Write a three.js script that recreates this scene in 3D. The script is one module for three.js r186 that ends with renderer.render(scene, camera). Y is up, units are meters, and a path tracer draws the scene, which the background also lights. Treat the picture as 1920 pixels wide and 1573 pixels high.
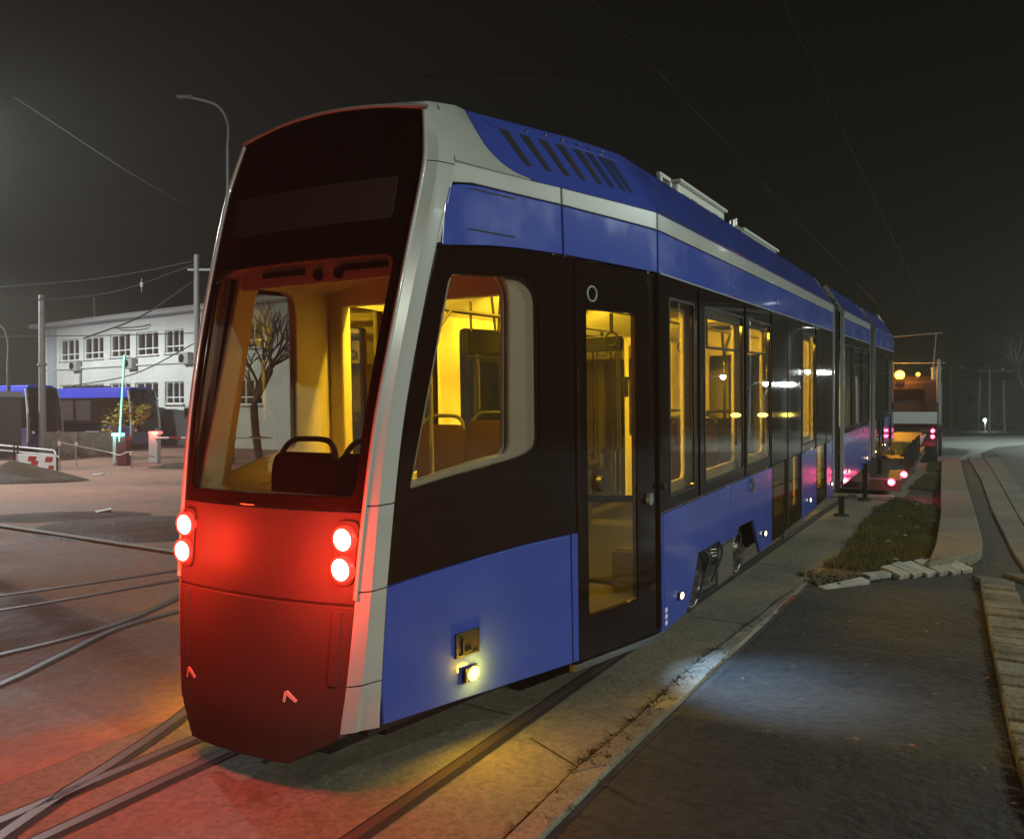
import * as THREE from 'three';
import { RoundedBoxGeometry } from 'three/addons/geometries/RoundedBoxGeometry.js';
import { TessellateModifier } from 'three/addons/modifiers/TessellateModifier.js';
import { mergeGeometries, toCreasedNormals } from 'three/addons/utils/BufferGeometryUtils.js';
import { RectAreaLightUniformsLib } from 'three/addons/lights/RectAreaLightUniformsLib.js';

// ---------------------------------------------------------------- camera, sky, sun, exposure
RectAreaLightUniformsLib.init();
const scene = new THREE.Scene();
const R = Math.PI / 180;
const camera = new THREE.PerspectiveCamera(53.08, 1024 / 838, 0.05, 1500);
camera.position.set(0, 1.8, 0);
camera.rotation.set(-0.78 * R, 0, 0);
const renderer = new THREE.WebGLRenderer({ antialias: true });
renderer.setSize(1024, 838);
renderer.toneMapping = THREE.LinearToneMapping;
renderer.toneMappingExposure = 1;
renderer.shadowMap.enabled = true;
{
  // night sky: nearly black, a little paler towards the horizon all the way round
  const w = 64, h = 32, d = new Float32Array(w * h * 4);
  for (let j = 0; j < h; j++) for (let i = 0; i < w; i++) {
    const e = Math.abs((j + 0.5) / h - 0.5) * 2, k = 0.12 + 0.25 * Math.pow(1 - e, 4), o = (j * w + i) * 4;
    d[o] = 0.0050 * k; d[o + 1] = 0.0050 * k; d[o + 2] = 0.0034 * k; d[o + 3] = 1;
  }
  const t = new THREE.DataTexture(d, w, h, THREE.RGBAFormat, THREE.FloatType);
  t.mapping = THREE.EquirectangularReflectionMapping; t.magFilter = THREE.LinearFilter; t.needsUpdate = true;
  scene.background = t; scene.environment = t;
}
const moon = new THREE.DirectionalLight(0xfff2e0, 0.02);
moon.position.set(30, 60, 25); moon.castShadow = true; scene.add(moon);
Object.assign(moon.shadow.camera, { left: -40, right: 40, top: 40, bottom: -40, near: 1, far: 160 });
scene.fog = new THREE.FogExp2(0xe4eadc, 0.0024);

// ---------------------------------------------------------------- helpers
let seed = 7;
const rnd = () => { seed = (seed * 1664525 + 1013904223) >>> 0; return seed / 4294967296; };
const rr = (a, b) => a + (b - a) * rnd();
const names = {};
const numbered = (n) => { const k = names[n] = (names[n] ?? -1) + 1; return k ? `${n}_${String(k).padStart(3, '0')}` : n; };
function mesh(name, geo, mat, parent) {
  const m = new THREE.Mesh(geo, mat);
  m.name = parent ? name : numbered(name); m.castShadow = m.receiveShadow = true;
  (parent || scene).add(m); return m;
}
function group(name, parent) { const g = new THREE.Group(); g.name = parent ? name : numbered(name); (parent || scene).add(g); return g; }
function tag(o, label, category, grp, kind) { o.userData = { label, category }; if (grp) o.userData.group = grp; if (kind) o.userData.kind = kind; return o; }
const structure = (o) => { o.userData.kind = 'structure'; return o; };
function box(w, h, d, x = 0, y = 0, z = 0, ry = 0, rx = 0, rz = 0) {
  const g = new THREE.BoxGeometry(w, h, d); g.rotateX(rx); g.rotateZ(rz); g.rotateY(ry); g.translate(x, y, z); return g;
}
function rbox(w, h, d, r, x = 0, y = 0, z = 0, ry = 0) {
  const g = new RoundedBoxGeometry(w, h, d, 2, r); g.rotateY(ry); g.translate(x, y, z); return g.toNonIndexed ? g : g;
}
const V = (x, y, z) => new THREE.Vector3(x, y, z);
function tube(pts, r, seg = 24, rad = 8) { return new THREE.TubeGeometry(new THREE.CatmullRomCurve3(pts.map((p) => p.isVector3 ? p : V(...p)), false, 'centripetal'), seg, r, rad, false); }
function rod(a, b, r0, r1 = r0, n = 10) {
  const A = V(...a), B = V(...b), d = B.clone().sub(A), g = new THREE.CylinderGeometry(r1, r0, d.length(), n);
  g.applyQuaternion(new THREE.Quaternion().setFromUnitVectors(V(0, 1, 0), d.clone().normalize())); g.translate(...A.add(B).multiplyScalar(0.5).toArray()); return g;
}
function cyl(r, h, x, y, z, axis = 'y', n = 24, r2 = r) {
  const g = new THREE.CylinderGeometry(r2, r, h, n);
  if (axis === 'x') g.rotateZ(-Math.PI / 2); if (axis === 'z') g.rotateX(Math.PI / 2);
  g.translate(x, y, z); return g;
}
const merge = (gs) => mergeGeometries(gs.map((g) => { const q = g.index ? g.toNonIndexed() : g; for (const k of Object.keys(q.attributes)) if (!['position', 'normal', 'uv'].includes(k)) q.deleteAttribute(k); return q; }));
function lerpTable(xs, ys) {
  return (x) => { if (x <= xs[0]) return ys[0]; for (let i = 1; i < xs.length; i++) if (x <= xs[i]) { const t = (x - xs[i - 1]) / (xs[i] - xs[i - 1]); return ys[i - 1] + (ys[i] - ys[i - 1]) * t; } return ys[ys.length - 1]; };
}
function smoothTable(xs, ys) { // cubic through the points
  const m = xs.map((_, i) => { const a = Math.max(0, i - 1), b = Math.min(xs.length - 1, i + 1); return (ys[b] - ys[a]) / (xs[b] - xs[a]); });
  return (x) => { if (x <= xs[0]) return ys[0] + (x - xs[0]) * m[0]; for (let i = 1; i < xs.length; i++) if (x <= xs[i]) { const h = xs[i] - xs[i - 1], t = (x - xs[i - 1]) / h, t2 = t * t, t3 = t2 * t; return (2 * t3 - 3 * t2 + 1) * ys[i - 1] + (t3 - 2 * t2 + t) * h * m[i - 1] + (3 * t2 - 2 * t3) * ys[i] + (t3 - t2) * h * m[i]; } return ys[ys.length - 1]; };
}
// tileable fractal noise, 0..1
function noise(n, cells, octaves, sd) {
  const out = new Float32Array(n * n); let amp = 1, tot = 0, s = sd;
  const rand = () => { s = (s * 1664525 + 1013904223) >>> 0; return s / 4294967296; };
  for (let o = 0, c = cells; o < octaves; o++, c *= 2) {
    const g = new Float32Array(c * c).map(rand);
    for (let j = 0; j < n; j++) { const y = j / n * c, y0 = y | 0, fy = y - y0, sy = fy * fy * (3 - 2 * fy), a = y0 % c * c, b = (y0 + 1) % c * c;
      for (let i = 0; i < n; i++) { const x = i / n * c, x0 = x | 0, fx = x - x0, sx = fx * fx * (3 - 2 * fx), p = x0 % c, q = (x0 + 1) % c;
        out[j * n + i] += amp * ((g[a + p] * (1 - sx) + g[a + q] * sx) * (1 - sy) + (g[b + p] * (1 - sx) + g[b + q] * sx) * sy); } }
    tot += amp; amp *= 0.55; if (c * 2 > n) break;
  }
  for (let i = 0; i < out.length; i++) out[i] /= tot; return out;
}
function texFrom(n, fn, repeatMetres, srgb = false) {
  const d = new Uint8Array(n * n * 4);
  for (let i = 0; i < n * n; i++) { const c = fn(i); d[i * 4] = c[0] * 255; d[i * 4 + 1] = c[1] * 255; d[i * 4 + 2] = c[2] * 255; d[i * 4 + 3] = 255; }
  const t = new THREE.DataTexture(d, n, n); t.wrapS = t.wrapT = THREE.RepeatWrapping; t.magFilter = THREE.LinearFilter; t.minFilter = THREE.LinearMipmapLinearFilter; t.generateMipmaps = true;
  if (srgb) t.colorSpace = THREE.SRGBColorSpace; t.repeat.set(1 / repeatMetres, 1 / repeatMetres); t.needsUpdate = true; return t;
}
const lin = (r, g, b) => new THREE.Color().setRGB(r, g, b);
const cl = (v) => Math.max(0, Math.min(1, v));
const toS = (v) => v <= 0.0031308 ? v * 12.92 : 1.055 * Math.pow(v, 1 / 2.4) - 0.055;
// rough mineral surface: base colour (linear), fine grain plus broad stains
function mineral(base, o = {}) {
  const { n = 1024, size = 4, grain = 0.5, stain = 0.5, rough = 0.85, bump = 0.004, sd = 1, warm = 0 } = o;
  const fine = noise(n, 128, 3, sd), mid = noise(n, 24, 4, sd + 5), big = noise(n, 3, 5, sd + 9);
  const map = texFrom(n, (i) => { const k = 1 + grain * (fine[i] - 0.5) * 1.6 + stain * ((big[i] - 0.5) * 1.6 + (mid[i] - 0.5) * 0.9), w = warm * (big[i] - 0.5);
    return [cl(toS(cl(base[0] * k * (1 + w)))), cl(toS(cl(base[1] * k))), cl(toS(cl(base[2] * k * (1 - w))))]; }, size, true);
  const bm = texFrom(n, (i) => { const v = cl(0.5 + (fine[i] - 0.5) * 0.9 + (mid[i] - 0.5) * 0.7); return [v, v, v]; }, size);
  const rm = texFrom(n / 2, (i) => { const y = (i / (n / 2) | 0) * 2, x = (i % (n / 2)) * 2, v = cl(rough + (big[y * n + x] - 0.5) * 0.5 + (mid[y * n + x] - 0.5) * 0.2); return [v, v, v]; }, size);
  return new THREE.MeshStandardMaterial({ map, bumpMap: bm, bumpScale: bump, roughnessMap: rm, roughness: 1 });
}
const std = (c, rough = 0.6, metal = 0, o = {}) => new THREE.MeshStandardMaterial({ color: lin(...c), roughness: rough, metalness: metal, ...o });
const phys = (c, o) => new THREE.MeshPhysicalMaterial({ color: lin(...c), ...o });
const glow = (c, e, k) => new THREE.MeshStandardMaterial({ color: lin(...c), emissive: lin(...e), emissiveIntensity: k, roughness: 0.4 });

// faint dirt for painted panels
const dirtRough = (() => { const a = noise(512, 6, 6, 77); return texFrom(512, (i) => { const v = cl(0.16 + Math.max(0, a[i] - 0.42) * 0.35); return [v, v, v]; }, 1.7); })();
const dirtColor = (() => { const a = noise(512, 4, 6, 31); return texFrom(512, (i) => { const v = cl(0.98 - Math.max(0, a[i] - 0.5) * 0.35); return [v, v, v * 0.985]; }, 2.3); })();
const M = {
  blue: phys([0.05, 0.088, 0.46], { roughness: 1, roughnessMap: dirtRough, map: dirtColor, clearcoat: 0.55, clearcoatRoughness: 0.06 }),
  grey: phys([0.46, 0.48, 0.46], { roughness: 0.3, map: dirtColor, clearcoat: 0.7, clearcoatRoughness: 0.08 }),
  black: phys([0.011, 0.005, 0.003], { roughness: 0.045, ior: 1.42 }),
  mask: phys([0.066, 0.05, 0.045], { roughness: 0.5, specularIntensity: 0.45 }),
  seam: std([0.01, 0.01, 0.011], 0.7),
  rubber: std([0.018, 0.018, 0.018], 0.75),
  glass: phys([0.8, 0.8, 0.74], { transmission: 1, thickness: 0, roughness: 0, ior: 1.5 }),
  clear: phys([0.85, 0.85, 0.82], { transmission: 1, thickness: 0, roughness: 0, ior: 1.5 }),
  tint: phys([0.72, 0.70, 0.64], { transmission: 1, thickness: 0, roughness: 0, ior: 1.5 }),
  cream: std([0.52, 0.45, 0.35], 0.5, 0, { map: dirtColor }),
  headerCream: std([0.36, 0.33, 0.26], 0.6),
  creamYellow: std([0.66, 0.58, 0.40], 0.5, 0, { map: dirtColor }),
  ceiling: std([0.68, 0.66, 0.6], 0.45),
  floorLino: phys([0.03, 0.024, 0.02], { roughness: 0.8, specularIntensity: 0.3 }),
  lowerLining: phys([0.07, 0.055, 0.045], { roughness: 0.7, specularIntensity: 0.3 }),
  seat: phys([0.02, 0.009, 0.008], { roughness: 0.9, specularIntensity: 0.15 }),
  dark: phys([0.010, 0.008, 0.007], { roughness: 0.7, specularIntensity: 0.25 }),
  steel: std([0.62, 0.6, 0.56], 0.18, 1),
  wornSteel: std([0.45, 0.43, 0.4], 0.3, 1),
  rust: std([0.11, 0.06, 0.04], 0.8, 0.3),
  iron: std([0.07, 0.065, 0.06], 0.45, 0.7),
  wheel: std([0.16, 0.15, 0.14], 0.35, 0.9),
  galv: std([0.28, 0.29, 0.29], 0.5, 0.5),
  pole: std([0.24, 0.24, 0.23], 0.6, 0.2),
  white: std([0.75, 0.75, 0.72], 0.5),
  roofbox: std([0.85, 0.88, 0.80], 0.35),
  wire: std([0.035, 0.034, 0.03], 0.8),
};
// ---------------------------------------------------------------- ground (flat, y = 0); X, s are measured from the tram's axis
const YAW = -28.818 * R, PITCH = 1.753 * R, T = V(-1.2403, -0.0794, -4.0937);
const ca = Math.cos(YAW), sa = Math.sin(YAW);
const track = (X, s) => [T.x + X * ca - s * sa, T.z - X * sa - s * ca];
function sheet(name, pts, y, mat, thick = 0, parent) {
  const sh = new THREE.Shape(pts.map(([x, z]) => new THREE.Vector2(x, -z)));
  const g = thick ? new THREE.ExtrudeGeometry(sh, { depth: thick, bevelEnabled: true, bevelSize: 0.012, bevelThickness: 0.012, bevelOffset: -0.012, bevelSegments: 2 }) : new THREE.ShapeGeometry(sh);
  g.rotateX(-Math.PI / 2); g.translate(0, y - thick, 0);
  return mesh(name, g, mat, parent);
}
const G = {
  base: mineral([0.045, 0.043, 0.036], { size: 9, sd: 3, bump: 0.01 }),
  yard: mineral([0.265, 0.15, 0.108], { size: 5, sd: 11, stain: 0.55, grain: 0.35, warm: 0.2, bump: 0.005 }),  // yard base reddened to carry the red veil of the tail lamps
  lane: mineral([0.17, 0.15, 0.105], { size: 3.1, sd: 21, stain: 0.4, grain: 0.5, warm: 0.15, bump: 0.004 }),
  asphalt: mineral([0.023, 0.0225, 0.018], { n: 2048, size: 5.1, sd: 41, stain: 0.8, grain: 0.9, bump: 0.009, rough: 0.78 }),
  road: mineral([0.075, 0.078, 0.07], { size: 6, sd: 61, stain: 0.6, grain: 0.6, bump: 0.005, rough: 0.7 }),
  stone: mineral([0.24, 0.21, 0.15], { n: 512, size: 1.3, sd: 71, stain: 0.6, grain: 0.6, bump: 0.004 }),
  path: mineral([0.17, 0.155, 0.115], { n: 512, size: 2.3, sd: 81, stain: 0.4, grain: 0.6 }),
  pale: mineral([0.34, 0.34, 0.30], { n: 512, size: 1.7, sd: 91, stain: 0.3, grain: 0.4 }),
  paler: mineral([0.46, 0.47, 0.42], { n: 256, size: 0.7, sd: 95, stain: 0.7, grain: 0.6 }),
  soil: mineral([0.055, 0.042, 0.028], { n: 512, size: 1.1, sd: 101, stain: 0.8, grain: 1, bump: 0.02 }),
};
const tints = (m, n, a = 0.35) => Array.from({ length: n }, () => { const c = m.clone(), k = 1 - a * rnd(), w = rr(-0.06, 0.06); c.color = lin(k * (1 + w), k, k * (1 - w)); return c; });
G.pales = tints(G.pale, 6, 0.22); G.setts = tints(mineral([0.15, 0.155, 0.13], { n: 512, size: 0.9, sd: 97, stain: 1.1, grain: 0.9, bump: 0.008 }), 6, 0.25); G.paths = tints(G.path, 6, 0.2); G.stones = tints(G.stone, 6, 0.4); G.palers = tints(G.paler, 5, 0.45);
const pick = (a) => a[Math.floor(rnd() * a.length)];
structure(sheet('ground', [[-320, -330], [320, -330], [320, 60], [-320, 60]], -0.012, G.base));
const line1 = [[-0.75, -2.0], [-0.03, -3.49], [0.39, -4.29], [0.74, -4.86], [1.27, -5.85], [1.70, -6.51], [2.92, -8.5]];
const line2 = [[-0.6, -2.0], [0.18, -3.49], [0.48, -4.04], [0.67, -4.39], [1.11, -5.14], [1.54, -5.90], [3.05, -8.52]];
structure(sheet('yard', [track(-1.004, -14), track(-1.004, 60), [-80, -70], [-80, 12]], 0, G.yard));
// concrete track bed and lane from left of the tram to the kerb
structure(sheet('lane', [track(-1.0, -14), [1.5, 9], [-0.75, -2.0], ...line1.map(([x, z]) => [x - 0.008, z]), [3.0, -8.6], [4.10, -10.29], [6.26, -14.52], [8.06, -17.17], [11.22, -22.67], track(3.2, 40), track(-1.0, 40)], 0.0, G.lane));
{ // kerb stones along the asphalt
  const kerb = structure(group('kerb'));
  const A = lerpTable(line1.map((p) => -p[1]), line1.map((p) => p[0])), B = lerpTable(line2.map((p) => -p[1]), line2.map((p) => p[0]));
  for (let d = 1.6; d < 8.5; d += 0.83) { const e = Math.min(d + 0.822, 8.51), y = rr(0.006, 0.010);
    sheet('kerb_stone', [[A(d) + 0.008, -d], [B(d) - 0.004, -d - 0.1], [B(e) - 0.004, -e - 0.1], [A(e) + 0.008, -e]], y, pick(G.stones), 0.12, kerb); }
}
structure(sheet('asphalt_walk', [[0.2, 6], [-0.55, -2.0], ...line2.map(([x, z]) => [x + 0.004, z]), [3.6, -8.80], [4.2, -8.86], [4.75, -8.9], [4.84, -8.70], [3.86, -6.81], [3.12, -5.38], [2.68, -4.51], [2.43, -4.0], [1.9, -2.6], [1.2, 6]], -0.004, G.asphalt));
tag(sheet('paint_patch', [[2.26, -7.38], [2.39, -7.42], [2.55, -7.70], [2.74, -8.0], [2.61, -8.02], [2.42, -7.72]], 0.0145, mineral([0.20, 0.045, 0.02], { n: 256, size: 0.4, stain: 1.6, grain: 1.2, sd: 5 })), 'worn red paint patch on the end of the kerb by the grass', 'paint mark');
const grassPoly = [[3.02, -8.62], [4.12, -10.29], [6.28, -14.52], [8.08, -17.17], [11.24, -22.67], [13.2, -26.5], [14.0, -27.6], [10.74, -20.99], [6.74, -13.17], [5.21, -10.29], [4.62, -9.22], [3.9, -8.95]];
structure(sheet('verge', grassPoly, 0.01, G.soil));
const pathR = [[15.93, -29.84], [11.31, -20.99], [7.99, -14.52], [6.00, -10.68], [5.68, -10.12], [5.40, -9.75], [5.0, -9.4], [4.53, -9.1]];
{ // footpath of cast slabs with a rounded end
  const walk = structure(group('footpath'));
  const L = lerpTable([9.1, 9.27, 10.29, 13.17, 20.99, 28.35], [4.53, 4.62, 5.21, 6.74, 10.74, 14.55]);
  const Rr = lerpTable(pathR.map((p) => -p[1]).reverse(), pathR.map((p) => p[0]).reverse());
  const cuts = [9.1, 11.0, 12.8, 14.9, 17.2, 19.6, 22.2, 25.2, 28.35];
  for (let i = 0; i < cuts.length - 1; i++) {
    const a = cuts[i] + 0.01, b = cuts[i + 1] - 0.01, pts = [[L(a), -a]];
    for (let k = 1; k <= 4; k++) pts.push([L(a + (b - a) * k / 4), -(a + (b - a) * k / 4)]);
    for (let k = 8; k >= 0; k--) pts.push([Rr(a + (b - a) * k / 8), -(a + (b - a) * k / 8)]);
    sheet('slab', pts, 0.115 + rr(-0.004, 0.004), pick(G.paths), 0.14, walk);
  }
}
{ // row of pale broken edging stones in front of the grass
  const row = [[3.06, -8.50, 0.62, 0.10, 0.20, -0.02], [3.66, -8.80, 0.34, 0.10, 0.10, 0.2], [4.00, -8.93, 0.17, 0.26, 0.32, 0.25], [4.17, -9.02, 0.16, 0.30, 0.36, 0.28], [4.34, -9.10, 0.16, 0.32, 0.34, 0.24], [4.51, -9.18, 0.16, 0.34, 0.36, 0.27], [4.68, -9.26, 0.16, 0.36, 0.37, 0.22], [4.85, -9.36, 0.19, 0.34, 0.30, 0.18]];
  const txt = ['long pale edging stone lying nearest the kerb end', 'short dull edging stone next to the long one', 'first tilted pale edging stone of the row by the grass', 'second tilted pale edging stone of the row by the grass', 'third tilted pale edging stone of the row by the grass', 'fourth tilted pale edging stone of the row by the grass', 'fifth tilted pale edging stone of the row by the grass', 'last, most askew pale edging stone nearest the rounded path end'];
  row.forEach(([x, z, w, d, tilt, up], i) => {
    const m = mesh('edging_stone', rbox(w - 0.018, 0.06, Math.max(d, 0.12), 0.012), pick(G.palers));
    m.position.set(x + w / 2, 0.0 + up * 0.2, z); m.rotation.set(tilt * 0.75, 0.46 + rr(-0.06, 0.06), rr(-0.05, 0.05));
    tag(m, txt[i], 'edging stone', 'edging stones before the grass verge');
  });
}
{ const jm = std([0.03, 0.025, 0.02], 0.95), J = (X0, s0, X1, s1, w) => { const a = track(X0, s0), b = track(X1, s1), l = Math.hypot(b[0] - a[0], b[1] - a[1]), nx = -(b[1] - a[1]) / l * w / 2, nz = (b[0] - a[0]) / l * w / 2; return [[a[0] + nx, a[1] + nz], [b[0] + nx, b[1] + nz], [b[0] - nx, b[1] - nz], [a[0] - nx, a[1] - nz]]; };
  const jg = structure(group('lane_joint')); for (const q of [[0.95, 1.05, 1.72, 0.62, 0.012], [0.95, 4.1, 1.4, 4.05, 0.012], [0.9, 6.9, 1.6, 6.8, 0.012], [-0.62, -0.9, 0.72, -1.15, 0.012], [0.95, -1.7, 2.1, -2.0, 0.012], [-0.6, 1.4, 0.7, 1.3, 0.012]]) sheet('joint', J(...q), 0.002, jm, 0, jg); }
// gutter channel and carriageway on the right
const gA = [[17.2, -31.8], [11.9, -21.3], [8.32, -14.52], [6.16, -10.29], [5.34, -8.57], [3.9, -5.9], [2.9, -3.6], [2.0, 0]];
const gB = [[19.29, -33.36], [12.6, -20.99], [8.85, -14.0], [7.55, -11.6], [6.35, -9.4], [4.75, -6.3], [3.6, -3.9], [2.7, 0]];
structure(sheet('road', [...gB, [6, 8], [60, 8], [60, -60], [24, -46], [21, -37]], -0.004, G.road));
{ // the gutter between footpath and road: two rows of cast channel stones
  const gut = structure(group('gutter'));
  const fA = lerpTable(gA.map((p) => -p[1]).reverse(), gA.map((p) => p[0]).reverse()), fB = lerpTable(gB.map((p) => -p[1]).reverse(), gB.map((p) => p[0]).reverse());
  for (let d = 8.9, k = 0; d < 30; k++) { const st = 0.34 + (d - 8.9) * 0.03, e = d + st - 0.02;
    for (let j = 0; j < 2; j++) { const X = (q, t) => fA(q) + (fB(q) - fA(q)) * t, a = j * 0.5 + 0.01, b = j * 0.5 + 0.485;
      sheet('channel_stone', [[X(d, a), -d], [X(d, b), -d], [X(e, b), -e], [X(e, a), -e]], 0.008 - j * 0.004 + rr(-0.003, 0.003), pick(G.paths), 0.06, gut); }
    d += st; }
}
{ // setts: a raised row beside the asphalt and a lower row beside the road
  const setts = structure(group('sett_edging'));
  const L = lerpTable([0, 4.0, 4.51, 5.38, 6.81, 8.7], [0.6, 2.43, 2.68, 3.12, 3.86, 4.84]);
  for (let d = 1.2; d < 8.7;) { const st = rr(0.17, 0.25), e = d + st - 0.038, w = 0.28 + rr(-0.03, 0.03);
    sheet('sett', [[L(d) + 0.02, -d], [L(d) + w, -d + 0.17], [L(e) + w, -e + 0.17], [L(e) + 0.02, -e]], 0.036 + rr(-0.014, 0.014), pick(G.setts), 0.14, setts); d += st; }
  for (let d = 3.2; d < 9.0;) { const st = rr(0.24, 0.34), e = d + st - 0.025;
    sheet('sett', [[L(Math.min(d, 8.7)) + 0.46, -d + 0.2], [L(Math.min(d, 8.7)) + 0.86, -d + 0.4], [L(Math.min(e, 8.7)) + 0.86, -e + 0.4], [L(Math.min(e, 8.7)) + 0.46, -e + 0.2]], 0.016 + rr(-0.008, 0.008), pick(G.paths), 0.08, setts); d += st; }
}
structure(sheet('side_road', [[13.2, -28.9], [16.4, -29.3], [18.65, -33.36], [22.46, -38.85], [31, -46], [60, -50], [60, -62], [24, -52], [12, -40]], 0.0, mineral([0.30, 0.33, 0.31], { n: 512, size: 5, sd: 15, stain: 0.35 })));
{ // grass blades on the verge
  const g = new THREE.BufferGeometry(), p = [], blade = (x, z, h, a, l) => { const dx = Math.cos(a) * 0.006, dz = Math.sin(a) * 0.006, ox = Math.cos(a + 1.3) * l, oz = Math.sin(a + 1.3) * l; p.push(x - dx, 0, z - dz, x + dx, 0, z + dz, x + ox, h, z + oz); };
  for (let i = 0; i < 14; i++) blade(rr(-0.05, 0.05), rr(-0.05, 0.05), rr(0.03, 0.10), rr(0, 6.3), rr(0, 0.05));
  g.setAttribute('position', new THREE.Float32BufferAttribute(p, 3)); g.computeVertexNormals();
  const inPoly = (x, z) => { let c = false; for (let i = 0, j = grassPoly.length - 1; i < grassPoly.length; j = i++) { const [xi, zi] = grassPoly[i], [xj, zj] = grassPoly[j]; if (zi > z !== zj > z && x < (xj - xi) * (z - zi) / (zj - zi) + xi) c = !c; } return c; };
  const spots = []; const patch = noise(64, 8, 3, 5);
  for (let i = 0; i < 90000 && spots.length < 16000; i++) { const x = rr(3, 14), z = -rr(9.2, 27); if (inPoly(x, z) && patch[((-z * 2.5 | 0) & 63) * 64 + ((x * 4 | 0) & 63)] > 0.36 + Math.max(0, (9.9 + z) * 0.5)) spots.push([x, z]); }
  const im = new THREE.InstancedMesh(g, std([0.075, 0.078, 0.022], 0.9, 0, { side: THREE.DoubleSide }), spots.length), m4 = new THREE.Matrix4(), q = new THREE.Quaternion();
  spots.forEach(([x, z], i) => { q.setFromAxisAngle(V(0, 1, 0), rr(0, 6.28)); const k = rr(0.6, 1.2); im.setMatrixAt(i, m4.compose(V(x, 0.01, z), q, V(k * 1.3, k, k * 1.3))); im.setColorAt(i, lin(rr(0.7, 1.4), rr(0.8, 1.2), rr(0.5, 1.1))); });
  im.name = 'grass'; tag(im, 'short dull green grass on the verge between the tram lane and footpath', 'grass', null, 'stuff'); scene.add(im);
  const lp = [[4.9, -10.9], [5.35, -11.4], [5.9, -12.2], [6.2, -13.4], [5.1, -9.9], [6.5, -12.9], [4.4, -9.6], [7.3, -15.1]];
  const lt = ['pale fallen leaf nearest the footpath end', 'pale fallen leaf in the middle of the near grass', 'pale fallen leaf by the footpath edge of the grass', 'pale fallen leaf farther up the grass', 'pale fallen leaf at the bare front of the grass', 'pale fallen leaf near the slab joint', 'pale fallen leaf on the soil behind the edging stones', 'farthest pale fallen leaf on the grass'];
  lp.forEach(([x, z], i) => { const m = mesh('fallen_leaf', new THREE.SphereGeometry(0.05, 8, 4, 0, 6.3, 0, 0.9), std([0.4, 0.36, 0.24], 0.8)); m.scale.set(1, 0.4, 0.7); m.position.set(x, 0.06, z); m.rotation.y = i; tag(m, lt[i], 'leaf'); });
}
{ // leaf litter, rubble and kerb weeds
  const put = (name, geo, mat, spots, label, cat, y = 0.01, tint = true) => { const im = new THREE.InstancedMesh(geo, mat, spots.length), m4 = new THREE.Matrix4(), q = new THREE.Quaternion(), e = new THREE.Euler(); spots.forEach(([x, z, k], i) => { q.setFromEuler(e.set(rr(-0.3, 0.3), rr(0, 6.28), rr(-0.3, 0.3))); im.setMatrixAt(i, m4.compose(V(x, y, z), q, V(k, k, k))); if (tint) im.setColorAt(i, lin(rr(0.5, 1.5), rr(0.5, 1.3), rr(0.5, 1.2))); }); im.name = name; im.castShadow = im.receiveShadow = true; tag(im, label, cat, null, 'stuff'); scene.add(im); };
  const leafG = new THREE.CircleGeometry(0.032, 6); leafG.scale(1, 0.6, 1); leafG.rotateX(-Math.PI / 2);
  const L = []; for (let i = 0; i < 260; i++) { const d = rr(9.0, 17); L.push([3.1 + (d - 8.7) * 0.52 + rr(0, 1.9) + (d > 12 ? 0.3 : 0), -d, rr(0.6, 1.3)]); } for (let i = 0; i < 35; i++) { const d = rr(3.6, 8.6); L.push([0.4 + (d - 3.5) * 0.55 + rr(0.0, 2.0), -d, rr(0.3, 0.8)]); }
  put('leaf_litter', leafG, std([0.16, 0.12, 0.06], 0.85, 0, { side: THREE.DoubleSide }), L, 'scattered small dead leaves over the grass front and asphalt', 'leaves', 0.022);
  const S = []; for (let i = 0; i < 420; i++) { const t = rnd(), k = rr(0.3, 1.4); S.push([3.05 + t * 2.1 + rr(-0.1, 0.1), -8.62 - t * 0.85 + (rnd() < 0.6 ? -rr(0, 0.45) : rr(0, 0.22)), k]); }
  put('rubble', new THREE.DodecahedronGeometry(0.022, 0), std([0.10, 0.085, 0.06], 0.95), S, 'loose dark rubble and clods round the tilted edging stones', 'rubble', 0.012);
  const g = new THREE.BufferGeometry(), p = []; for (let i = 0; i < 10; i++) { const a = rr(0, 6.28), l = rr(0.02, 0.07), h = rr(0.01, 0.035), x = rr(-0.03, 0.03), z = rr(-0.03, 0.03); p.push(x - 0.004, 0, z, x + 0.004, 0, z, x + Math.cos(a) * l, h, z + Math.sin(a) * l); } g.setAttribute('position', new THREE.Float32BufferAttribute(p, 3)); g.computeVertexNormals();
  const A = lerpTable(line1.map((q) => -q[1]), line1.map((q) => q[0])), K = []; for (const [c, n] of [[4.35, 34], [5.0, 26], [5.35, 30], [6.0, 22], [6.9, 26], [3.7, 10]]) for (let i = 0; i < n; i++) { const d = c + (rnd() + rnd() - 1) * 0.4; K.push([A(d) + rr(-0.02, 0.22) * rnd(), -d, rr(0.5, 1.2)]); }
  put('kerb_weeds', g, std([0.03, 0.028, 0.014], 0.95, 0, { side: THREE.DoubleSide }), K, 'dark weed tufts growing along the kerb joint', 'weeds', 0.012);
}
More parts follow.
